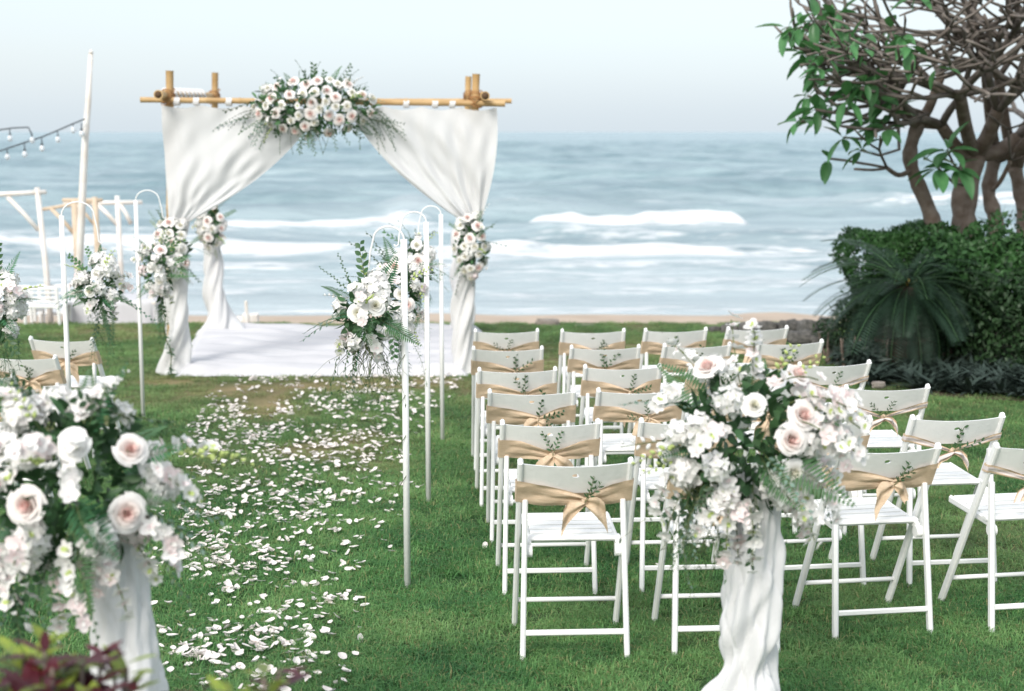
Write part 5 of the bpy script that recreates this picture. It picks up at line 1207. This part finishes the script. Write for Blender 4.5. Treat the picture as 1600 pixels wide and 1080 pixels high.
def lights(label, pxs, d, drops, bulbs):
    base = wp(*pxs[0], d); t = thing('string_lights', label, 'string lights', base)
    mb = MB(); mb.tube([wp(x, y, d)-base for x, y in pxs], .008, 5, cap=False); put('cable', mb.mesh('cable', M['wire']), t)
    for (x, y, L) in bulbs:
        p = wp(x, y, d)-base; kk = L*d/F; mb = MB(); mb.tube([p, p-Vector((0, 0, kk*.55))], .006, 5); mb.tube([p-Vector((0, 0, kk*.5)), p-Vector((0, 0, kk*.72))], .016, 8); so = put('socket', mb.mesh('socket', M['wire']), t)
        mb = MB(); q = p-Vector((0, 0, kk*.95)); mb.tube([q+Vector((0, 0, .042)), q+Vector((0, 0, .022)), q, q-Vector((0, 0, .022)), q-Vector((0, 0, .033))], [.012, .024, .032, .022, .006], 10); put('bulb', mb.mesh('bulb', M['bulb']), so)
lights('lower string of festoon bulbs rising to the white pole', [(-60, 252), (0, 236), (38, 223), (66, 214), (90, 204), (115, 193), (133, 186)], 16.9, 0, [(11, 232, 14), (38, 224, 18), (65, 215, 18), (90, 205, 14), (114, 194, 10)])
lights('upper string of festoon bulbs at the left edge', [(-60, 212), (0, 203), (20, 200), (44, 199), (48, 206), (50, 212)], 16.9, 0, [(15, 201, 16), (50, 208, 12), (127, 192, 18)])
# dining table + white chairs
def table(px0, px1, py_top, d, label):
    a = wp(px0, py_top, d); b = wp(px1, py_top, d); z0 = g(d) if d < 16.6 else sand_z(d).item(); hgt = a.z-z0; c0 = (a+b)/2; w = (b-a).length
    t = thing('dining_table', label, 'table', (c0.x, d+.4, z0))
    mb = MB(); mb.bar((-w/2+.02, 0, hgt-.03), (w/2-.02, 0, hgt-.03), .8, .03, side=(0, 1, 0)); put('table_top', mb.mesh('table_top', M['weather_white'], False), t)
    for sx_ in (-1, 1):
        for sy_ in (-1, 1): mb = MB(); mb.bar((sx_*(w/2-.1), sy_*.3, 0), (sx_*(w/2-.1), sy_*.3, hgt-.04), .05, .05); put('leg', mb.mesh('leg', M['weather_white'], False), t)
    def fn(u, v):
        a_ = u*2*pi; ca, sa = cos(a_), sin(a_); e_ = .28; X_ = (w/2+.02)*abs(ca)**e_*(1 if ca > 0 else -1); Y_ = .42*abs(sa)**e_*(1 if sa > 0 else -1)
        if v < .3: k = v/.3; return (X_*k, Y_*k, hgt+.004)
        k = (v-.3)/.7; f = 1+.05*k*sin(a_*14)+.03*k*sin(a_*23+1); return (X_*f*(1+.06*k), Y_*f*(1+.08*k), hgt+.004-(hgt-.05)*k)
    mb = MB(); mb.grid(fn, 96, 14); tc_ = put('tablecloth', mb.mesh('tablecloth', M['lining']), None, (c0.x, d+.4, z0)); tag(tc_, 'white cloth over the '+label.replace('long ', ''), 'tablecloth')
table(100, 246, 470, 16.9, 'long dining table between the left hook poles')
def bchair(px, pyt, d, label, k_=1):
    p = wp(px, pyt, d); z0 = sand_z(d).item() if d > 16.6 else g(d); H_ = p.z-z0; t = thing('dining_chair', label, 'chair', (p.x, d, z0), 0, 'white dining chairs on the left')
    for s in (-1, 1):
        mb = MB(); mb.bar((s*.19, 0, 0), (s*.18, -.04, H_), .03, .03); put('rear_post', mb.mesh('rear_post', M['white_paint'], False), t)
        mb = MB(); mb.bar((s*.2, .38, 0), (s*.2, .38, H_*.48), .03, .03); put('front_leg', mb.mesh('front_leg', M['white_paint'], False), t)
    for z in (.62, .72, .84, .97): mb = MB(); mb.bar((-.18, -.03, H_*z), (.18, -.03, H_*z), .02, .04 if z > .9 else .02, side=(0, 1, 0)); put('rail', mb.mesh('rail', M['white_paint'], False), t)
    for x in (-.09, 0, .09): mb = MB(); mb.bar((x, -.028, H_*.62), (x, -.03, H_*.97), .014, .012); put('spindle', mb.mesh('spindle', M['white_paint'], False), t)
    mb = MB(); mb.bar((-.21, .18, H_*.49), (.21, .18, H_*.49), .42, .04, side=(0, 1, 0)); put('seat', mb.mesh('seat', M['white_paint'], False), t)
bchair(64, 448, 16.5, 'white dining chair with spindle back, left of the dining table'); bchair(22, 446, 16.9, 'white dining chair seen at the far left edge behind the hanging bouquet'); bchair(86, 444, 17.6, 'white dining chair half hidden behind the left hook pole')
# small white thing on the beach edge
d = 16.9; p = wp(388, 514, d); p.z = sand_z(d).item()+.0; t = thing('wooden_stand', 'small cream wooden stand with an upright post behind the platform', 'stand', p)
kk = d/F
zt = wp(388, 470, d).z-p.z; zb_ = wp(388, 491, d).z-p.z; zg_ = 0
mb = MB(); mb.bar((0, 0, 0), (-.02, 0, zt), .035, .035); put('post', mb.mesh('post', M['weather_white'], False), t)
mb = MB(); mb.bar((.02, .08, zg_), (.02, .05, zb_), .18, .10, ch=.08); put('box', mb.mesh('box', M['weather_white'], False), t)
mb = MB(); mb.bar((-.17, .14, zg_), (-.15, .14, zb_*.85), .14, .05, ch=.1); put('side_panel', mb.mesh('side_panel', M['weather_white'], False), t)

# ------------------------------------------------------------------ fallen petals
def petal_mesh(seed):
    r = random.Random(seed); mb = MB(); cu = r.uniform(.2, .95); sk = r.uniform(-.2, .2); tw = r.uniform(-.4, .4); L = 1; W = r.uniform(.55, 1.0)
    def fn(u, v):
        s = (u-.5)*2; w = W*sin(pi*min(.97, .06+.86*v**.8))**.65*.5
        return (s*w+sk*v*v, (v-.5)*L, cu*(s*s*.35*w*2+(v-.5)**2*.9)+tw*s*(v-.5)*.4+.03+.03*sin(v*6+s*3+seed))
    mb.grid(fn, 4, 4); return mb.mesh('petal', M['petal_fallen'])
PT = [petal_mesh(s) for s in range(8)]
r = random.Random(99); PP = []
bounds_ = [(588, 385, 705), (620, 335, 700), (680, 318, 650), (740, 285, 635), (800, 250, 615), (850, 238, 590), (900, 232, 560), (960, 236, 560), (1080, 250, 540)]
ly = [b[0] for b in bounds_]; lx0 = [b[1] for b in bounds_]; lx1 = [b[2] for b in bounds_]
ya, yb = gp(500, 588).y, gp(500, 1090).y
clumps = []
while len(PP) < 2350:
    y = r.uniform(yb, ya); py_mid = proj((0, y, g(y)))[1]; x0 = float(np.interp(py_mid, ly, lx0)); x1 = float(np.interp(py_mid, ly, lx1))
    u = min(max(r.gauss(.46, .27), -.03), 1.03) if r.random() < .6 else r.uniform(0, 1)
    if r.random() > .34+.12*(y-4.8): continue
    q = gp(x0+(x1-x0)*u, py_mid)
    dn = float(vnoise(np.array([q.x*2.2+9]), np.array([q.y*1.6+3]))[0])
    if r.random() > .15+1.1*dn: continue
    if clumps and r.random() < .45:
        c_ = r.choice(clumps[-60:]); q = Vector((c_.x+r.gauss(0, .035), c_.y+r.gauss(0, .04), 0)); q.z = g(q.y)
    clumps.append(q); PP.append(q)
for px, py in ((612, 866), (757, 858), (1028, 892), (610, 860), (700, 905), (470, 955), (560, 985), (590, 945), (640, 950)): 
    if px not in (700, 640, 590): PP.append(gp(px, py))
PP.sort(key=lambda q: q.y)
def pet_mtx(q):
    s_ = r.uniform(.026, .046); z_ = r.uniform(.008, .028)
    return Matrix.Translation((q.x, q.y, q.z+z_)) @ Euler((r.gauss(0, .28), r.gauss(0, .28), r.uniform(0, 6.28))).to_matrix().to_4x4() @ Matrix.Diagonal((s_, s_*r.uniform(.8, 1.1), s_, 1))
for q in PP[:300]:
    tag(put('petal', r.choice(PT), None, mtx=pet_mtx(q)), 'pale petal lying on the grass in the nearer part of the aisle', 'petal', 'fallen petals in the near part of the aisle')
mb = MB()
for q in PP[300:]:
    m_ = pet_mtx(q); me = r.choice(PT); mb.add([m_ @ v.co for v in me.vertices], [tuple(f.vertices) for f in me.polygons])
tag(put('scattered_petals', mb.mesh('scattered_petals', M['petal_fallen'])), 'dense scatter of pale petals in the far part of the aisle', 'petals', kind='stuff')

# ------------------------------------------------------------------ croton shrubs in the foreground
def croton_leaf(seed, mt):
    r = random.Random(seed); mb = MB(); cu = r.uniform(.1, .5)
    def fn(u, v):
        s = (u-.5)*2; w = .36*sin(pi*min(.99, .02+.95*v))**.8; return (s*w*.5, v, -cu*v*v*.5+.10*abs(s)*w+.01*sin(v*20)*abs(s))
    mb.grid(fn, 2, 6); return mb.mesh('leaf', M[mt])
CL = [croton_leaf(1, 'croton_red'), croton_leaf(2, 'croton_red'), croton_leaf(3, 'croton_green'), croton_leaf(4, 'croton_green')]
def croton(label, px, py, d, w, h, n, seed, redp=.55):
    r = random.Random(seed); p = wp(px, py, d); t = thing('croton_shrub', label, 'shrub', (p.x, d, g(d)), 0, 'red and green croton shrubs in the foreground'); zt = p.z-g(d)
    for k in range(n):
        bx = r.uniform(-w, w); by = r.uniform(-.12, .12); hh = zt-h*(bx/w)**2*.6-r.uniform(0, h)
        a = Vector((bx*.5, by*.5, 0)); b = Vector((bx, by, hh)); mb = MB(); mb.tube([a, a.lerp(b, .6)+Vector((0, 0, .05)), b], [.008, .006, .004], 5); put('stem', mb.mesh('stem', M['bark']), t)
        rs = r.random() < redp
        for j in range(r.choice((8, 9, 11))):
            an = j*2.399; z_ = r.uniform(-.08, .01); dd = Vector((cos(an), sin(an), r.uniform(-.1, .9)))
            me = r.choice(CL[:2] if (rs or r.random() < .15) else CL[2:])
            put('leaf', me, t, mtx=Matrix.Translation(b+Vector((0, 0, z_))) @ dd.to_track_quat('Y', 'Z').to_matrix().to_4x4() @ Matrix.Scale(r.uniform(.05, .09), 4))
croton('croton shrub with dark red and yellow green leaves in the lower left corner', 48, 996, 2.75, .16, .13, 27, 1, .30)
croton('croton shrub tips at the bottom edge, right of the left pedestal', 365, 1062, 2.72, .075, .035, 6, 2, .4)
